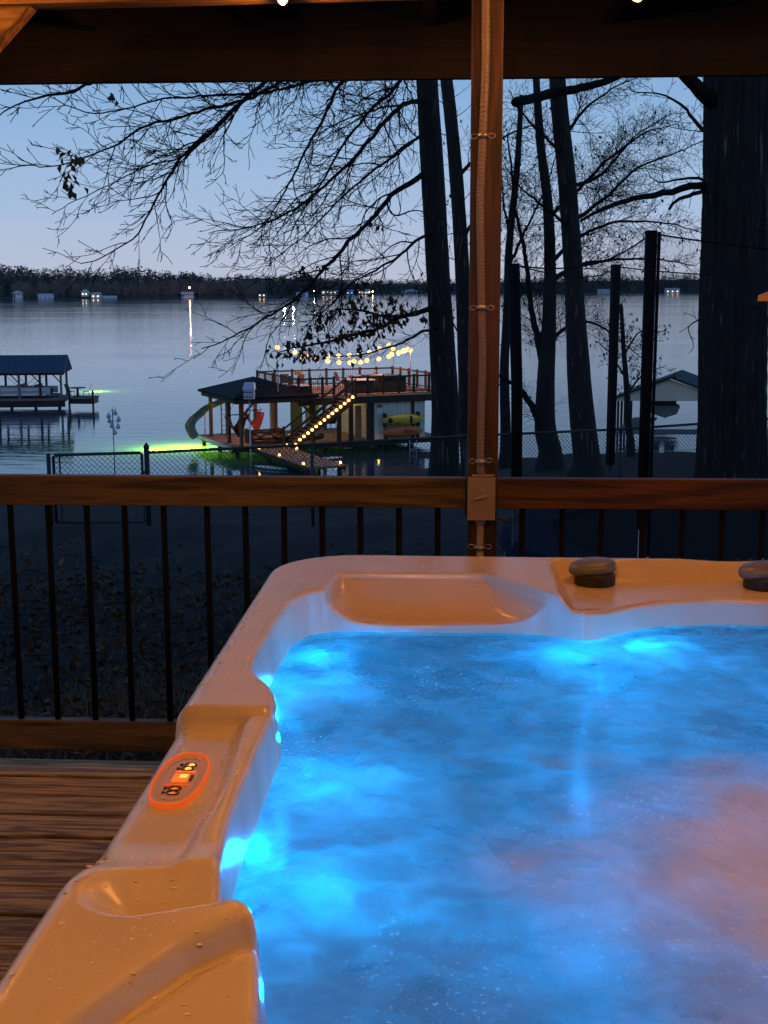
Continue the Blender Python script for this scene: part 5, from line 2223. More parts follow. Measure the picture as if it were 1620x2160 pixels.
for xx in (-.55, .55):
    b = MB()
    b.box((bx0 + xx, y0 + 1.9, WATER_Z + 1.75), (.7, .5, .75))
    b.build('seat', M['black'], sp_, bevel=.06)
b = MB()
b.tube([(bx0 - 1.05, y0 + 2.6, WATER_Z + 1.6), (bx0 - .9, y0 + 2.9, WATER_Z + 2.6), (bx0 + .9, y0 + 2.9, WATER_Z + 2.6), (bx0 + 1.05, y0 + 2.6, WATER_Z + 1.6)], .05, 6)
b.build('tower', M['white'], sp_)
#NEXT

# ------------------------------------------------------------------ trees
def crspline(P, rad, step):
    """Catmull-Rom through P (Vectors) with radii, resampled"""
    out, ro = [], []
    for k in range(len(P) - 1):
        p0, p1, p2, p3 = [P[min(max(k + q, 0), len(P) - 1)] for q in (-1, 0, 1, 2)]
        n_ = max(2, int((p2 - p1).length / step))
        for i in range(n_):
            u_ = i / n_
            out.append(.5 * (2 * p1 + (p2 - p0) * u_ + (2 * p0 - 5 * p1 + 4 * p2 - p3) * u_ ** 2 + (3 * p1 - p0 - 3 * p2 + p3) * u_ ** 3))
            ro.append(rad[k] + (rad[k + 1] - rad[k]) * u_)
    out.append(P[-1])
    ro.append(rad[-1])
    return out, ro


def rand_perp(t, rg, flat=None):
    v = Vector((rg.gauss(0, 1), rg.gauss(0, 1), rg.gauss(0, 1)))
    if flat is not None:
        v = v - flat * v.dot(flat) * .65
    v = v - t * v.dot(t)
    return v.normalized() if v.length > 1e-4 else t.orthogonal().normalized()


TIPS = []


def twigs(mb, pts, rad, level, rg, spacing, length, bend=Vector((0, 0, .25)), start=.12, ang=(30, 58), rmin=.0035, collect=None, jitter=.2):
    """side shoots along a limb, recursively"""
    acc, side = 0.0, 1
    total = sum((b - a).length for a, b in zip(pts[:-1], pts[1:]))
    run = 0.0
    nxt = total * start
    prev_dir = None
    for i in range(len(pts) - 1):
        seg = pts[i + 1] - pts[i]
        L_ = seg.length
        while nxt <= run + L_ and L_ > 1e-6:
            f_ = (nxt - run) / L_
            p = pts[i].lerp(pts[i + 1], f_)
            t = seg.normalized()
            frac = nxt / total
            per = rand_perp(t, rg, HEAD)
            if prev_dir is not None and per.dot(prev_dir) > .2:
                per = -per
            prev_dir = per
            a = R(rg.uniform(*ang))
            d = (t * math.cos(a) + per * math.sin(a)).normalized()
            ln = length * (1.05 - .65 * frac) * rg.uniform(.55, 1.25)
            r0 = max(rmin, min(rad[i] * .7, ln * .0085 + .001))
            k = max(4, int(ln / (.10 if level > 1 else .16)))
            q, qs, rs_ = p.copy(), [p.copy()], [r0]
            wob = rand_perp(d, rg)
            for s_ in range(k):
                u_ = (s_ + 1) / k
                d = (d + bend * (.10 * u_) + Vector((rg.gauss(0, 1), rg.gauss(0, 1), rg.gauss(0, 1))) * jitter * .55 + wob * .11 * math.sin(u_ * 6)).normalized()
                q = q + d * (ln / k)
                qs.append(q.copy())
                rs_.append(max(rmin, r0 * (1 - .75 * u_)))
            mb.tube(qs, rs_, 5 if level > 1 else 3, False)
            if collect is not None:
                collect.append((qs, level))
            if level > 1:
                twigs(mb, qs, rs_, level - 1, rg, spacing * 1.15, ln * .5, bend, .18, ang, rmin, collect, jitter)
            nxt += spacing * rg.uniform(.6, 1.4)
        run += L_


def limb(mb, P, r0, r1, rg, spacing=.22, length=1.25, levels=2, bend=Vector((-.2, 0, .2)), **kw):
    rad = [r0 + (r1 - r0) * (i / (len(P) - 1)) ** .8 for i in range(len(P))]
    pts, rr_ = crspline(P, rad, .12)
    # small kinks so that the limb is never a clean curve
    o = Vector((0, 0, 0))
    for i in range(1, len(pts) - 1):
        o = o * .8 + Vector((rg.gauss(0, 1), rg.gauss(0, 1), rg.gauss(0, 1))) * .010
        pts[i] = pts[i] + o
    mb.tube(pts, rr_, 8, True)
    twigs(mb, pts, rr_, levels, rg, spacing, length, bend, **kw)
    return pts


def trunk_mesh(P, rad, seed, ridges=0.05, n=72, step=.06, freq=22):
    pts, rr_ = crspline(P, rad, step)
    mb = MB()
    vs_, fs_ = [], []
    k = len(pts)
    for i, p in enumerate(pts):
        t = (pts[min(i + 1, k - 1)] - pts[max(i - 1, 0)]).normalized()
        x = Vector((1, 0, 0)) - t * t.x
        x.normalize()
        y = t.cross(x)
        for j in range(n):
            a = 2 * math.pi * j / n
            c, s_ = math.cos(a), math.sin(a)
            q = Vector((c * freq / 6, s_ * freq / 6, p.z * .55 + seed))
            v = mnoise.fractal(q, 1.0, 2.2, 3)
            g = mnoise.noise(Vector((c * 1.3, s_ * 1.3, p.z * .5 + seed * 3)))
            r_ = rr_[i] * (1 + ridges * (1 - 2 * abs(v)) * 1.0 + .05 * g)
            vs_.append(p + (x * c + y * s_) * r_)
    for i in range(k - 1):
        for j in range(n):
            fs_.append((i * n + j, i * n + (j + 1) % n, (i + 1) * n + (j + 1) % n, (i + 1) * n + j))
    mb.add(vs_, fs_)
    return mb, pts, rr_


def PX(lst):
    return [at_d(px, py, D) for px, py, D in lst]


def leaf_faces(mb, p, size, rg, droop=True):
    """a small folded lobed leaf of four faces"""
    d = Vector((rg.gauss(0, .5), rg.gauss(0, .5), -1 if droop else rg.gauss(0, .3))).normalized()
    s_ = rand_perp(d, rg)
    n_ = d.cross(s_) * .25
    a, b_, c, e = p, p + d * size * .45 + s_ * size * .32 + n_ * size, p + d * size, p + d * size * .5 - s_ * size * .3 + n_ * size
    m_ = p + d * size * .5
    mb.add([a, b_, c, e, m_], [(0, 1, 4), (1, 2, 4), (2, 3, 4), (3, 0, 4)])


def ground_pt(x, y, dz=-.15):
    return Vector((x, y, gz(x, y) + dz))


# --- oak left of the post: trunk and the limbs reaching over the lake
r1 = random.Random(21)
T1 = PX([(936, 700, 16)])[0]
bx1 = at_d(936, 985, 16)
zb1_ = gz(bx1.x, bx1.y)
oak = thing('oak_tree', (bx1.x, bx1.y, zb1_), 'bare oak left of the porch post with drooping limbs over the lake', 'tree')
tp = [Vector((bx1.x, bx1.y, zb1_ - .3)), Vector((bx1.x, bx1.y, zb1_ + .12)), Vector((bx1.x, bx1.y, zb1_ + .5)), at_d(939, 880, 16), at_d(931, 700, 16), at_d(920, 500, 16), at_d(910, 330, 16), at_d(901, 170, 16), at_d(890, -80, 16), at_d(868, -420, 16)]
tr_ = [.55, .43, .32, .275, .245, .23, .222, .212, .19, .14]
mb, tpts, _ = trunk_mesh(tp, tr_, 3.0, .06)
mb.build('trunk', M['bark_oak'], oak, smooth=True)
cm = MB()
LT = Vector((-.45, 0, .12))
limbs1 = [
    ([(905, 360, 16), (868, 385, 15.8), (830, 410, 15.5), (790, 455, 15.2), (745, 500, 14.8), (695, 558, 14.4), (650, 608, 14), (600, 648, 13.7), (540, 682, 13.4), (480, 715, 13.2), (425, 735, 13)], .10, .008, 1.15),
    ([(908, 215, 16), (860, 220, 15.6), (805, 265, 15.0), (745, 335, 14.5), (680, 400, 14.0), (610, 448, 13.6), (520, 480, 13.3), (440, 492, 13.1)], .085, .007, 1.2),
    ([(895, -60, 16), (760, 20, 14.5), (640, 90, 13.4), (560, 170, 12.7), (520, 208, 12.4), (470, 252, 12.2), (420, 302, 12), (372, 352, 11.8), (340, 402, 11.7), (308, 460, 11.6), (262, 515, 11.5), (170, 556, 11.3)], .10, .007, 1.15),
    ([(893, -110, 16), (720, 60, 14), (600, 160, 12.9), (500, 214, 12.4), (400, 240, 12.1), (300, 272, 11.8), (230, 312, 11.6), (110, 350, 11.4), (36, 330, 11.3)], .085, .006, 1.0),
    ([(520, 208, 12.4), (450, 280, 12.6), (380, 330, 12.8), (310, 350, 13), (220, 395, 13.1), (110, 452, 13.2)], .035, .006, .95),
    ([(897, -20, 16), (800, 100, 15), (722, 170, 14.3), (690, 235, 14), (640, 330, 13.7), (602, 400, 13.5), (560, 470, 13.3), (480, 524, 13.1)], .07, .006, 1.1),
    ([(902, 60, 16), (842, 165, 15.3), (790, 225, 15), (735, 290, 14.7), (690, 370, 14.5), (640, 440, 14.3), (590, 540, 14.1)], .07, .006, 1.1),
    ([(926, 495, 16), (884, 505, 15.7), (840, 540, 15.4), (800, 568, 15.1), (745, 598, 14.8), (700, 640, 14.5), (640, 690, 14.2)], .06, .007, .9),
    ([(905, 130, 16), (840, 120, 15), (730, 150, 14), (640, 175, 13.3), (560, 195, 12.8), (450, 200, 12.2), (330, 215, 11.8), (200, 235, 11.5), (90, 190, 11.3)], .06, .006, .9),
    ([(895, -90, 16), (560, -40, 12.5), (330, 60, 11), (180, 182, 10.2), (100, 203, 10), (50, 216, 9.9), (-10, 252, 9.8)], .06, .007, .55),
    ([(918, 270, 16), (870, 300, 15.4), (800, 350, 15), (720, 420, 14.6), (640, 500, 14.2), (560, 560, 13.9)], .06, .006, 1.0),
]
for k, (P, ra, rb_, ln) in enumerate(limbs1):
    limb(cm, PX(P), ra * (.52 if k in (2, 3) else .66), rb_, r1, spacing=.19, length=ln * 1.85, levels=3, bend=LT, start=.15 if k not in (2, 3) else .3, ang=(18, 44), rmin=.0048)
# low leafy limb
leafy = []
for P, ra, rb_ in (([(938, 640, 16), (895, 655, 15.8), (850, 668, 15.5), (800, 690, 15.2), (740, 708, 14.8), (680, 722, 14.5), (620, 735, 14.2), (585, 745, 14)], .065, .007),
                   ([(850, 668, 15.5), (800, 665, 15.2), (750, 655, 15.0), (710, 655, 14.8), (670, 670, 14.6)], .035, .006),
                   ([(936, 690, 16), (890, 700, 15.6), (840, 725, 15.2), (780, 745, 14.9), (720, 752, 14.6), (680, 748, 14.3)], .035, .005)):
    limb(cm, PX(P), ra, rb_, r1, spacing=.12, length=.75, levels=2, bend=Vector((-.3, 0, .1)), collect=leafy if ra > .034 and ra != .035 or P[1][1] < 670 else [], ang=(25, 55))
cm.build('branches', M['twig'], oak, smooth=True)
lf_ = MB()
for qs, lv_ in leafy:
    for p in qs[1:]:
        c = CAM
        if r1.random() < .42:
            leaf_faces(lf_, p + Vector((r1.gauss(0, .03), r1.gauss(0, .03), r1.gauss(0, .03))), r1.uniform(.08, .17), r1)
for px, py, D, n_, sp__ in ((155, 352, 11.4, 16, .10), (152, 385, 11.4, 8, .07), (243, 200, 11.8, 5, .05), (641, 565, 14.2, 7, .06), (150, 330, 11.4, 6, .08), (790, 470, 15.2, 8, .08), (770, 610, 15, 10, .1), (680, 560, 14.5, 5, .05)):
    c = at_d(px, py, D)
    for _ in range(n_):
        leaf_faces(lf_, c + Vector((r1.gauss(0, sp__), r1.gauss(0, sp__), r1.gauss(0, sp__ * 1.3))), r1.uniform(.10, .17), r1)
lf_.build('withered_leaves', M['leaf_dry'], oak)


# --- generic bare tree with a trunk given by photo points
def bare_tree(label, base_px, D, trunk, rads, limbs, rg, spacing=.3, length=1.2, levels=2, mat='bark_thin', fl=1.4, leaves=0.0, name='bare_tree', bend=Vector((0, 0, .3)), n=28):
    p = at_d(base_px, 960, D)
    z = gz(p.x, p.y)
    t = thing(name, (p.x, p.y, z), label, 'tree')
    P = [Vector((p.x, p.y, z - .3)), Vector((p.x, p.y, z + .1)), Vector((p.x, p.y, z + .55))] + [at_d(*q) for q in trunk]
    rr_ = [rads[0] * fl * 1.25, rads[0] * fl, rads[0] * 1.08] + list(rads)
    mb, pts, rad = trunk_mesh(P, rr_, rg.random() * 9, .05, n, .12)
    mb.build('trunk', M[mat], t, smooth=True)
    cm = MB()
    coll = [] if leaves else None
    for L in limbs:
        if isinstance(L, tuple):
            P_, ra, rb_, ln, lv_ = L
            limb(cm, PX(P_), ra, rb_, rg, spacing=spacing, length=ln, levels=lv_, bend=bend, collect=coll)
    if length:
        twigs(cm, pts, rad, levels, rg, spacing * 2.2, length, bend, .35, (35, 65), .004, coll)
    cm.build('branches', M['twig'], t, smooth=True)
    if leaves:
        lm_ = MB()
        for qs, _ in coll:
            for q in qs[1:]:
                if rg.random() < leaves:
                    leaf_faces(lm_, q, rg.uniform(.06, .13), rg)
        lm_.build('withered_leaves', M['leaf_dark'], t)
    return t


UPB = Vector((0, 0, .25))
# leaning second trunk just behind the oak
bare_tree('dark leaning trunk seen between the oak and the porch post', 990, 20, [(985, 880, 20), (978, 640, 20), (966, 420, 20), (950, 240, 20), (938, 120, 20), (915, -250, 20)], [.21, .185, .17, .16, .15, .12, .10],
          [([(972, 520, 20), (1000, 470, 20), (1040, 440, 20.5)], .06, .02, 1.0, 2), ([(985, 760, 20), (960, 690, 20.3), (930, 640, 20.6)], .04, .01, 1.0, 2), ([(960, 380, 20), (1010, 330, 20), (1080, 280, 20), (1150, 250, 20)], .06, .01, 1.2, 2)],
          random.Random(5), .14, 1.7, 3, 'bark_oak', 1.25, .05)
# medium trunk with the sawn limb
bare_tree('straight dark trunk with a thick sawn off limb near the roof edge', 1238, 18, [(1228, 880, 18), (1216, 700, 18), (1208, 550, 18), (1198, 400, 18), (1184, 270, 18), (1176, 165, 18), (1168, -60, 18), (1160, -330, 18)], [.29, .235, .21, .20, .19, .18, .17, .15, .12],
          [([(1180, 192, 18), (1140, 203, 17.6), (1086, 218, 17.1)], .12, .10, 0.5, 1),
           ([(1178, 196, 18), (1225, 185, 17.7), (1290, 165, 17.4), (1380, 120, 17)], .11, .07, 1.0, 1),
           ([(1200, 400, 18), (1260, 370, 18.3), (1320, 310, 18.6), (1345, 285, 18.8), (1420, 240, 19)], .05, .008, 1.3, 3),
           ([(1205, 470, 18), (1270, 420, 18.4), (1340, 360, 18.8), (1420, 325, 19), (1490, 290, 19.2)], .055, .008, 1.4, 3),
           ([(1186, 300, 18), (1230, 235, 18.3), (1290, 190, 18.5), (1360, 160, 18.8)], .05, .008, 1.3, 3),
           ([(1190, 330, 18), (1150, 290, 17.6), (1100, 240, 17.3), (1075, 190, 17.1)], .045, .008, 1.2, 3),
           ([(1204, 480, 18), (1150, 440, 17.6), (1100, 400, 17.3), (1066, 350, 17.1)], .045, .008, 1.2, 3)],
          random.Random(12), .085, 0, 2, 'bark_oak', 1.75, 0, n=48)
# pale slim shoreline trunk and the forked tree behind the trampoline
bare_tree('slim pale trunk just right of the porch post at the shore', 1066, 25, [(1066, 900, 25), (1064, 780, 25), (1070, 650, 25), (1074, 520, 25), (1090, 360, 25), (1100, 200, 25)], [.17, .15, .13, .12, .10, .07, .04],
          [([(1068, 700, 25), (1090, 640, 25), (1120, 590, 25)], .05, .01, 1.0, 2), ([(1072, 560, 25), (1110, 480, 25), (1150, 400, 25), (1180, 300, 25)], .06, .01, 1.5, 3), ([(1075, 500, 25), (1060, 400, 25), (1050, 260, 25)], .05, .01, 1.3, 3)],
          random.Random(8), .14, 1.6, 3, 'bark_thin', 1.5, .03)
bare_tree('tall forked tree behind the left trampoline pole', 1160, 22, [(1150, 900, 22), (1152, 790, 22), (1158, 680, 22), (1160, 560, 22), (1155, 430, 22), (1140, 300, 22), (1130, 150, 22)], [.30, .24, .20, .16, .14, .12, .09, .05],
          [([(1155, 800, 22), (1140, 740, 22), (1122, 660, 22), (1110, 560, 22), (1085, 430, 22), (1070, 280, 22)], .14, .02, 1.5, 3),
           ([(1150, 925, 22), (1128, 870, 21.7), (1105, 830, 21.4), (1078, 805, 21.1), (1050, 790, 21)], .14, .03, 1.0, 2),
           ([(1158, 720, 22), (1200, 690, 22.3), (1250, 680, 22.6), (1310, 720, 22.9), (1360, 760, 23)], .07, .01, 1.2, 3),
           ([(1160, 600, 22), (1220, 560, 22.2), (1290, 550, 22.4), (1380, 545, 22.6), (1470, 560, 22.8)], .08, .01, 1.4, 3),
           ([(1158, 560, 22), (1220, 500, 22.2), (1300, 470, 22.4), (1400, 470, 22.6), (1480, 490, 22.8)], .07, .01, 1.5, 3),
           ([(1155, 460, 22), (1220, 400, 22.2), (1290, 330, 22.4), (1360, 280, 22.6), (1430, 260, 22.8)], .07, .01, 1.5, 3)],
          random.Random(14), .085, 1.5, 3, 'bark_thin', 1.35, .015)
bare_tree('small bushy tree with withered leaves before the cream boathouse', 1330, 27, [(1326, 900, 27), (1322, 820, 27), (1316, 740, 27), (1310, 640, 27)], [.12, .10, .08, .06, .03],
          [([(1322, 830, 27), (1360, 790, 27), (1405, 770, 27)], .05, .01, 1.0, 3), ([(1320, 800, 27), (1290, 750, 27), (1260, 720, 27)], .04, .01, 1.0, 3), ([(1316, 750, 27), (1350, 700, 27), (1400, 700, 27)], .04, .01, 1.0, 3)],
          random.Random(31), .16, 1.3, 3, 'bark_thin', 1.3, .30)

# --- big oak at the right
r3 = random.Random(77)
p3 = at_d(1545, 960, 10)
z3 = gz(p3.x, p3.y)
bo = thing('oak_tree', (p3.x, p3.y, z3), 'massive deeply furrowed oak trunk at the right edge of the view', 'tree')
P3 = [Vector((p3.x, p3.y, z3 - .3)), Vector((p3.x, p3.y, z3 + .15)), Vector((p3.x, p3.y, z3 + .6)), at_d(1543, 900, 10), at_d(1546, 700, 10), at_d(1550, 500, 10), at_d(1552, 330, 10), at_d(1556, 160, 10), at_d(1560, -150, 10), at_d(1565, -500, 10)]
R3_ = [.66, .56, .45, .405, .40, .385, .375, .385, .36, .26]
mb, p3s, r3s = trunk_mesh(P3, R3_, 5.5, .10, 170, .035, 30)
mb.build('trunk', M['bark_oak'], bo, smooth=True)
cm = MB()
limb(cm, PX([(1540, 250, 10), (1492, 210, 9.9), (1462, 185, 9.8), (1432, 158, 9.7), (1380, 90, 9.5)]), .115, .07, r3, .5, .8, 2)
limb(cm, PX([(1500, 393, 10), (1470, 395, 9.9), (1400, 405, 9.7), (1340, 418, 9.6), (1290, 432, 9.5), (1250, 450, 9.4), (1225, 466, 9.3)]), .055, .016, r3, .22, .55, 2, bend=Vector((-.2, 0, .1)))
limb(cm, PX([(1500, 395, 10), (1465, 408, 9.8), (1435, 425, 9.6), (1412, 441, 9.5)]), .03, .018, r3, .8, .2, 1)
limb(cm, PX([(1500, 300, 10), (1450, 230, 10.4), (1400, 200, 10.6), (1330, 190, 10.8)]), .03, .006, r3, .15, .7, 3)
limb(cm, PX([(1492, 380, 10), (1440, 378, 10.4), (1390, 385, 10.6), (1370, 372, 10.7)]), .022, .006, r3, .15, .5, 2)
limb(cm, PX([(1480, 670, 10), (1462, 680, 10), (1450, 692, 10), (1458, 720, 10), (1462, 735, 10)]), .012, .004, r3, .15, .25, 2)
limb(cm, PX([(1600, 330, 10), (1650, 280, 10), (1720, 250, 10), (1850, 180, 10)]), .09, .02, r3, .3, 1.0, 2)
cm.build('branches', M['twig'], bo, smooth=True)

# ------------------------------------------------------------------ chain link fence and gate
M['fence_steel'] = plain('dull_fence_steel', (.04, .045, .05), .5, .5, .2, 10, 0)


def chainlink(mb, a, b_, h, pitch=.075, r_=.0022):
    """crossing diagonal wires between a and b (bottom points)"""
    L_ = (b_ - a).length
    d = (b_ - a) / L_
    n_ = int((L_ + h) / pitch)
    for k in range(n_):
        for s_ in (0, 1):
            x0_ = k * pitch - (0 if s_ else h)
            p, q = (x0_, 0.0), (x0_ + h, h)
            if s_:
                p, q = (x0_, 0.0), (x0_ - h, h)
            # clip to 0..L_
            (xa_, ya_), (xb_, yb_) = p, q
            if xa_ > xb_:
                xa_, ya_, xb_, yb_ = xb_, yb_, xa_, ya_
            if xb_ <= 0 or xa_ >= L_:
                continue
            m_ = (yb_ - ya_) / (xb_ - xa_)
            if xa_ < 0:
                ya_ += -xa_ * m_
                xa_ = 0
            if xb_ > L_:
                yb_ += (L_ - xb_) * m_
                xb_ = L_
            mb.tube([a + d * xa_ + Vector((0, .002 * s_, ya_)), a + d * xb_ + Vector((0, .002 * s_, yb_))], r_, 3, False)


GA, GB = at_d(112, 960, 10.8), at_d(299, 955, 10.9)
ga0 = Vector((GA.x, GA.y, gz(GA.x, GA.y) + .06))
gb0 = Vector((GB.x, GB.y, gz(GB.x, GB.y) + .06))
gh = GA.z - ga0.z
gt = thing('fence_gate', tuple(ga0), 'low chain link gate on round steel tubes beside the pointed gate post', 'gate')
mbx = MB()
mbx.tube([ga0, Vector((GA.x, GA.y, GA.z - .03)), Vector((GA.x, GA.y, GA.z)) + (GB - GA) * .02, GB - (GB - GA) * .02, Vector((GB.x, GB.y, GB.z - .03)), gb0, ga0], .022, 8, True)
mbx.build('frame', M['fence_steel'], gt, smooth=True)
mbx = MB()
chainlink(mbx, ga0, Vector((gb0.x, gb0.y, ga0.z)), gh, .075, .0034)
mbx.build('mesh', M['fence_steel'], gt)
MB().tube([ga0 + Vector((.09, 0, 0)), Vector((GA.x + .09, GA.y, GA.z - .02))], .014, 6).build('brace', M['fence_steel'], gt)
MB().box(GB + Vector((.05, -.02, -.28)), (.12, .04, .04)).build('latch', M['fence_steel'], gt)
# hinge post at the far left end
gp = thing('gate_post', (GA.x - .09, GA.y, ga0.z), 'steel hinge post at the left end of the chain link gate', 'post')
MB().tube([(GA.x - .07, GA.y, ga0.z - .3), (GA.x - .07, GA.y, GA.z + .02)], .03, 10).build('tube', M['fence_steel'], gp, smooth=True)
fpx = [(309, 952, 10.95), (658, 935, 11.6), (985, 917, 12.3), (1310, 903, 13.0), (1640, 880, 13.7), (1990, 850, 14.4)]
fn = thing('chain_link_fence', tuple(ground_pt(*at_d(309, 952, 10.95).xy, 0)), 'long chain link fence crossing the yard above the lake', 'fence')
tops = [at_d(*q) for q in fpx]
for i, tp_ in enumerate(tops):
    b = MB()
    b.tube([(tp_.x, tp_.y, gz(tp_.x, tp_.y) - .2), (tp_.x, tp_.y, tp_.z + (.05 if i == 0 else .0))], .038 if i == 0 else .026, 10)
    if i == 0:
        b.lathe(tp_ + Vector((0, 0, .05)), [(.045, 0), (.04, .03), (.004, .08)], 10)
    b.build('fence_post', M['fence_steel'], fn, smooth=True)
b = MB()
for a, c in zip(tops[:-1], tops[1:]):
    b.tube([a - Vector((0, 0, .02)), c - Vector((0, 0, .02))], .021, 8)
b.build('top_rail', M['fence_steel'], fn, smooth=True)
for a, c in zip(tops[:-1], tops[1:]):
    b = MB()
    h = 1.05
    chainlink(b, Vector((a.x, a.y, 0)), Vector((c.x, c.y, 0)), h, .075, .0034)
    # lean the panel with the rail
    L_ = (Vector((c.x, c.y, 0)) - Vector((a.x, a.y, 0))).length
    nv = []
    for v in b.v:
        f_ = (Vector((v[0], v[1], 0)) - Vector((a.x, a.y, 0))).length / L_
        nv.append((v[0], v[1], v[2] + (a.z + (c.z - a.z) * f_) - h - .02))
    b.v = nv
    b.build('wire_mesh', M['fence_steel'], fn)

# ------------------------------------------------------------------ trampoline with safety net
TC_ = RIGHT0 * 3.2 + HEAD * 10.4
TC = Vector((TC_.x, TC_.y))
TR = 2.2
tz = -.58
tm = thing('trampoline', (TC.x, TC.y, gz(TC.x, TC.y)), 'round trampoline with black padded poles and a fine safety net', 'trampoline')
poles = [at_d(1367, 700, 8.5 / KD), at_d(1092, 700, 10.0 / KD), at_d(1295, 700, 12.2 / KD)]
angs = [math.atan2(p.y - TC.y, p.x - TC.x) for p in poles] + [R(50), R(5), R(-45)]
pos = [Vector((p.x, p.y)) for p in poles] + [TC + Vector((math.cos(a), math.sin(a))) * TR for a in angs[3:]]
b = MB()
ringp = [Vector((TC.x + TR * .97 * math.cos(2 * math.pi * k / 48), TC.y + TR * .97 * math.sin(2 * math.pi * k / 48), tz)) for k in range(48)]
b.tube(ringp, .03, 8, closed=True)
b.build('ring_frame', M['fence_steel'], tm, smooth=True)
b = MB()
b.lathe((TC.x, TC.y, tz + .02), [(.01, -.02), (TR * .8, .0), (TR * .82, .01)], 48)
mat_m = plain('black_jumping_mat', (.004, .004, .005), .95, 0, .1, 9, 0)
b.build('jumping_mat', mat_m, tm)
padm = plain('navy_spring_pad', (.005, .008, .022), .9, 0, .2, 4, .05)
b = MB()
vs_, fs_ = [], []
for k in range(48):
    a = 2 * math.pi * k / 48
    for r_, z in ((TR * .82, tz + .03), (TR * .82, tz + .06), (TR * 1.0, tz + .06), (TR * 1.02, tz - .04)):
        vs_.append((TC.x + r_ * math.cos(a), TC.y + r_ * math.sin(a), z))
for k in range(48):
    for q in range(3):
        a0, a1 = k * 4 + q, ((k + 1) % 48) * 4 + q
        fs_.append((a0, a1, a1 + 1, a0 + 1))
b.add(vs_, fs_)
b.build('spring_pad', padm, tm, smooth=False)
ptop = [at_d(1367, 486, 8.5 / KD).z, at_d(1092, 556, 10.0 / KD).z, at_d(1295, 558, 12.2 / KD).z, 1.7, 1.7, 1.75]
foam = plain('black_foam_sleeve', (.009, .009, .010), .85, 0, .2, 15, .1)
for i, (p, zt2) in enumerate(zip(pos, ptop)):
    lo = -.13 if i == 0 else -.2
    lean = Vector((-.04, 0, 0)) if i == 1 else Vector((0, 0, 0))
    b = MB()
    b.tube([Vector((p.x, p.y, lo)) - lean * .3, Vector((p.x, p.y, (lo + zt2) / 2)), Vector((p.x, p.y, zt2)) + lean], [.036 if i == 0 else .044, .038 if i == 0 else .045, .040 if i == 0 else .048], 14)
    b.build('foam_pole', foam, tm, smooth=True)
    b = MB()
    b.tube([(p.x, p.y, gz(p.x, p.y) - .1), (p.x, p.y, lo + .02)], .021, 10)
    b.build('steel_leg', M['steel'] if i == 0 else M['fence_steel'], tm, smooth=True)
    if i == 0:
        b = MB()
        b.tube([(p.x + .044, p.y - .04, -.3), (p.x + .046, p.y - .04, zt2 - .01)], .011, 8)
        b.build('net_pole', foam, tm, smooth=True)
# W-shaped legs between poles
for a in (R(120), R(200), R(260), R(330), R(60)):
    c = TC + Vector((math.cos(a), math.sin(a))) * TR * .97
    tdir = Vector((-math.sin(a), math.cos(a)))
    q = []
    g_ = gz(c.x, c.y)
    for s_, z in ((-.5, tz), (-.48, g_ + .15), (-.35, g_), (.35, g_), (.48, g_ + .15), (.5, tz)):
        q.append((c.x + tdir.x * s_, c.y + tdir.y * s_, z))
    b = MB()
    b.tube(q, .022, 8)
    b.build('leg', M['fence_steel'], tm, smooth=True)
# net
nm, nn, nl, nbs = new_mat('black_safety_net')
nbs.inputs['Base Color'].default_value = (.006, .007, .009, 1)
nbs.inputs['Roughness'].default_value = .8
ntr = nn.new('ShaderNodeBsdfTransparent')
nmx = nn.new('ShaderNodeMixShader')
ntc = nn.new('ShaderNodeTexCoord')
nwv = nn.new('ShaderNodeTexNoise')
nwv.inputs['Scale'].default_value = 3.0
nl.new(ntc.outputs['Object'], nwv.inputs['Vector'])
nmr = nn.new('ShaderNodeMapRange')
nmr.inputs['From Min'].default_value = .3
nmr.inputs['From Max'].default_value = .7
nmr.inputs['To Min'].default_value = .11
nmr.inputs['To Max'].default_value = .20
nl.new(nwv.outputs['Fac'], nmr.inputs['Value'])
nl.new(nmr.outputs[0], nmx.inputs[0])
nl.new(ntr.outputs[0], nmx.inputs[1])
nl.new(nbs.outputs[0], nmx.inputs[2])
nl.new(nmx.outputs[0], nn['Material Output'].inputs['Surface'])
order = sorted(range(6), key=lambda i: math.atan2(pos[i].y - TC.y, pos[i].x - TC.x))
for k in range(6):
    i, j = order[k], order[(k + 1) % 6]
    a, c = pos[i], pos[j]
    vs_, fs_ = [], []
    n_, m_ = 20, 8
    for s_ in range(n_ + 1):
        t = s_ / n_
        q = a.lerp(c, t)
        sag = 4 * t * (1 - t)
        inw = (TC - q).normalized() * (.12 * sag)
        zt2 = ptop[i] + (ptop[j] - ptop[i]) * t - .09 * sag - .02
        for e in range(m_ + 1):
            vs_.append((q.x + inw.x, q.y + inw.y, tz + .07 + (zt2 - tz - .07) * e / m_))
    for s_ in range(n_):
        for e in range(m_):
            x_ = s_ * (m_ + 1) + e
            fs_.append((x_, x_ + m_ + 1, x_ + m_ + 2, x_ + 1))
    b = MB()
    b.add(vs_, fs_)
    b.build('safety_net', nm, tm, smooth=True)
    top = [Vector(v) for v in vs_[m_::m_ + 1]]
    b = MB()
    b.tube(top, .006, 5)
    b.build('net_hem', foam, tm)

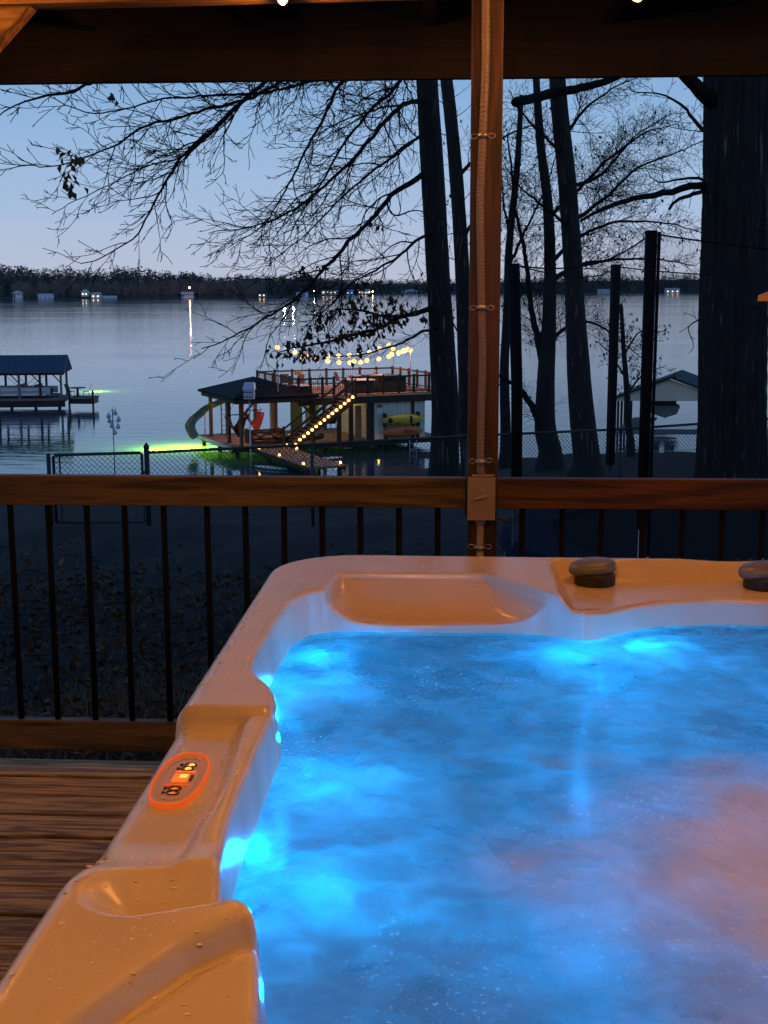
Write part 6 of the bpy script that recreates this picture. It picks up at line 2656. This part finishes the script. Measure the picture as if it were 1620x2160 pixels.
# ------------------------------------------------------------------ yellow bird feeder and flower pot at the right edge
fdp = at_d(1662, 636, 4.45 / KD)
bf = thing('bird_feeder', tuple(fdp), 'yellow roofed bird feeder hanging at the right edge of the view', 'bird feeder')
ym = plain('yellow_feeder_plastic', (.62, .33, .02), .45, 0, .08, 20, .02)
b = MB()
b.lathe(fdp, [(.112, 0), (.115, .003), (.112, .022), (.060, .040), (.03, .058), (.006, .064)], 6, Matrix.Rotation(R(15), 3, 'Z'))
b.build('roof', ym, bf, bevel=.002)
b = MB()
b.lathe(fdp, [(.045, -.20), (.045, -.002)], 20)
b.build('seed_tube', plain('smoky_tube', (.10, .10, .10), .2, 0, .1, 8, 0), bf, smooth=False)
b = MB()
b.lathe(fdp, [(.045, -.225), (.052, -.215), (.052, -.201)], 20)
b.build('tray', ym, bf)
MB().tube([fdp + Vector((0, 0, .06)), Vector((fdp.x, fdp.y, zs - .0))], .0015, 5).build('hanger', M['black'], bf)
fp = at_d(1640, 944, 26)
fz_ = gz(fp.x, fp.y)
fl_ = thing('flower_planter', (fp.x, fp.y, fz_), 'white planter of yellow and magenta flowers beyond the right oak', 'planter')
b = MB()
zt3 = fp.z + .02
b.lathe((fp.x, fp.y, 0), [(.38, fz_), (.52, zt3 - .05), (.58, zt3), (.50, zt3 + .05)], 20)
b.build('pot', M['white'], fl_)
for nm_, col, z0_, z1_, cnt in (('magenta_flowers', (.45, .02, .12), .05, .35, 500), ('yellow_flowers', (.55, .6, .03), .3, .62, 380), ('white_flowers', (.7, .68, .6), .5, .8, 90)):
    b = MB()
    for _ in range(cnt):
        a, q = rng.uniform(0, 6.28), .62 * math.sqrt(rng.random())
        leaf_faces(b, Vector((fp.x + q * math.cos(a), fp.y + q * math.sin(a), zt3 + rng.uniform(z0_, z1_))), .1, rng, False)
    b.build(nm_, plain(nm_ + '_petals', col, .7, 0, .2, 3, 0), fl_)

# ------------------------------------------------------------------ lawn details: dry grass, litter, single oak leaves
g = MB()
r5 = random.Random(5)
for _ in range(5200):
    if r5.random() < .45:
        x, y = r5.gauss(-2.2, .75), r5.gauss(4.25, .5) * KD
        h = r5.uniform(.10, .30)
    else:
        x, y = r5.uniform(-5.5, 3.2), r5.uniform(2.5, 9.5) * KD
        h = r5.uniform(.04, .14)
    z = gz(x, y)
    a = r5.uniform(0, 6.28)
    lean = Vector((r5.gauss(0, .5), r5.gauss(0, .5), 1)).normalized()
    w = r5.uniform(.003, .008)
    s_ = Vector((math.cos(a), math.sin(a), 0)) * w
    p = Vector((x, y, z - .02))
    tip = p + lean * h + Vector((r5.gauss(0, .03), r5.gauss(0, .03), -.02))
    mid_ = p + lean * h * .55
    g.add([p - s_, p + s_, mid_ + s_ * .8, mid_ - s_ * .8, tip], [(0, 1, 2, 3), (3, 2, 4)])
tag(g.build('dry_grass', M['grass_dry'], None, (0, 4, -1.4)), 'tufts of dry grass on the bank below the deck', None, None, 'stuff')
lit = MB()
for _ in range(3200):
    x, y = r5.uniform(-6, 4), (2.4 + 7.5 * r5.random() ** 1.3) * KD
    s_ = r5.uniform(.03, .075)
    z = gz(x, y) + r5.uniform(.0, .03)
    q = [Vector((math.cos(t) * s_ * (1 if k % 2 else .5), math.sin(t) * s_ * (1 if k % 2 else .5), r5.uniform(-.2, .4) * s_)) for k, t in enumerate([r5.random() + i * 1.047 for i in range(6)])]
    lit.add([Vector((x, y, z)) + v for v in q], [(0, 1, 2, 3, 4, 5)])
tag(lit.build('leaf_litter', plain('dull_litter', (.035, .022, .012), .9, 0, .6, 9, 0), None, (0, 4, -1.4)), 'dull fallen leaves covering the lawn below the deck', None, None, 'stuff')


gc = MB()
for _ in range(9000):
    x, y = r5.uniform(-6.0, .6), 4.1 + 9.0 * r5.random() ** 1.5
    if y > 11 and x > -1.2:
        continue
    q = Vector((x, y, gz(x, y) + abs(r5.gauss(.05, .10))))
    leaf_faces(gc, q, r5.uniform(.05, .12), r5, False)
tag(gc.build('ground_cover', plain('brown_ground_leaves', (.075, .042, .017), .8, 0, .6, 4, 0), None, (-2, 6, -1.4)), 'low brown leafy ground cover on the bank behind the balusters', None, None, 'stuff')


def oak_leaf():
    vs_, fs_ = [], []
    n_ = 24
    out = []
    for k in range(n_ + 1):
        t = k / n_
        w = .34 * math.sin(math.pi * min(1, t * 1.02)) ** .8 * (.62 + .38 * math.cos(t * 22))
        out.append((w, t))
    for w, t in out:
        vs_ += [(-w, t - .5, .10 * abs(w) + .10 * t * t), (0, t - .5, .10 * t * t), (w, t - .5, .12 * abs(w) + .10 * t * t)]
    for k in range(n_):
        a = k * 3
        fs_ += [(a, a + 1, a + 4, a + 3), (a + 1, a + 2, a + 5, a + 4)]
    return vs_, fs_


lv_, lfs = oak_leaf()
proto = None
spots_l = [(295, 1400, 1.2), (245, 1225, 1.1), (75, 1322, .9), (75, 1240, .9), (308, 1412, .9), (130, 1195, .9), (165, 1200, .9), (55, 1185, .8), (385, 1290, .5), (350, 1515, .6), (225, 1460, .5), (480, 1140, .4), (20, 1450, .6), (400, 1415, .5)]
labels_l = ['large pale oak leaf in the grass right of the fourth baluster', 'reddish oak leaf high on the bank between balusters', 'pale oak leaf curled low in the grass at the far left', 'small tan oak leaf at the left end of the bank']
for i, (px, py, s_) in enumerate(spots_l):
    # where this spot of the photo meets the ground
    d = ray(px, py)
    t_ = 2.0
    while t_ < 22 and (CAM + d * t_).z > gz((CAM + d * t_).x, (CAM + d * t_).y):
        t_ += .02
    p = CAM + d * t_
    lab = labels_l[i] if i < 4 else 'small dry oak leaf lying in the dark grass below the railing'
    if proto is None:
        b = MB()
        b.add([Vector(v) for v in lv_], lfs)
        proto = b.build('oak_leaf', M['leaf_litter'], None, (0, 0, 0), True)
        o = proto
    else:
        o = proto.copy()
        COL.objects.link(o)
    o.location = (p.x, p.y, gz(p.x, p.y) + .05)
    o.scale = [.14 * s_] * 3
    o.rotation_euler = (R(55) + rng.uniform(-.3, .3), rng.uniform(-.4, .4), rng.uniform(-2, 2))
    tag(o, lab, 'leaf', 'oak leaves on the bank')
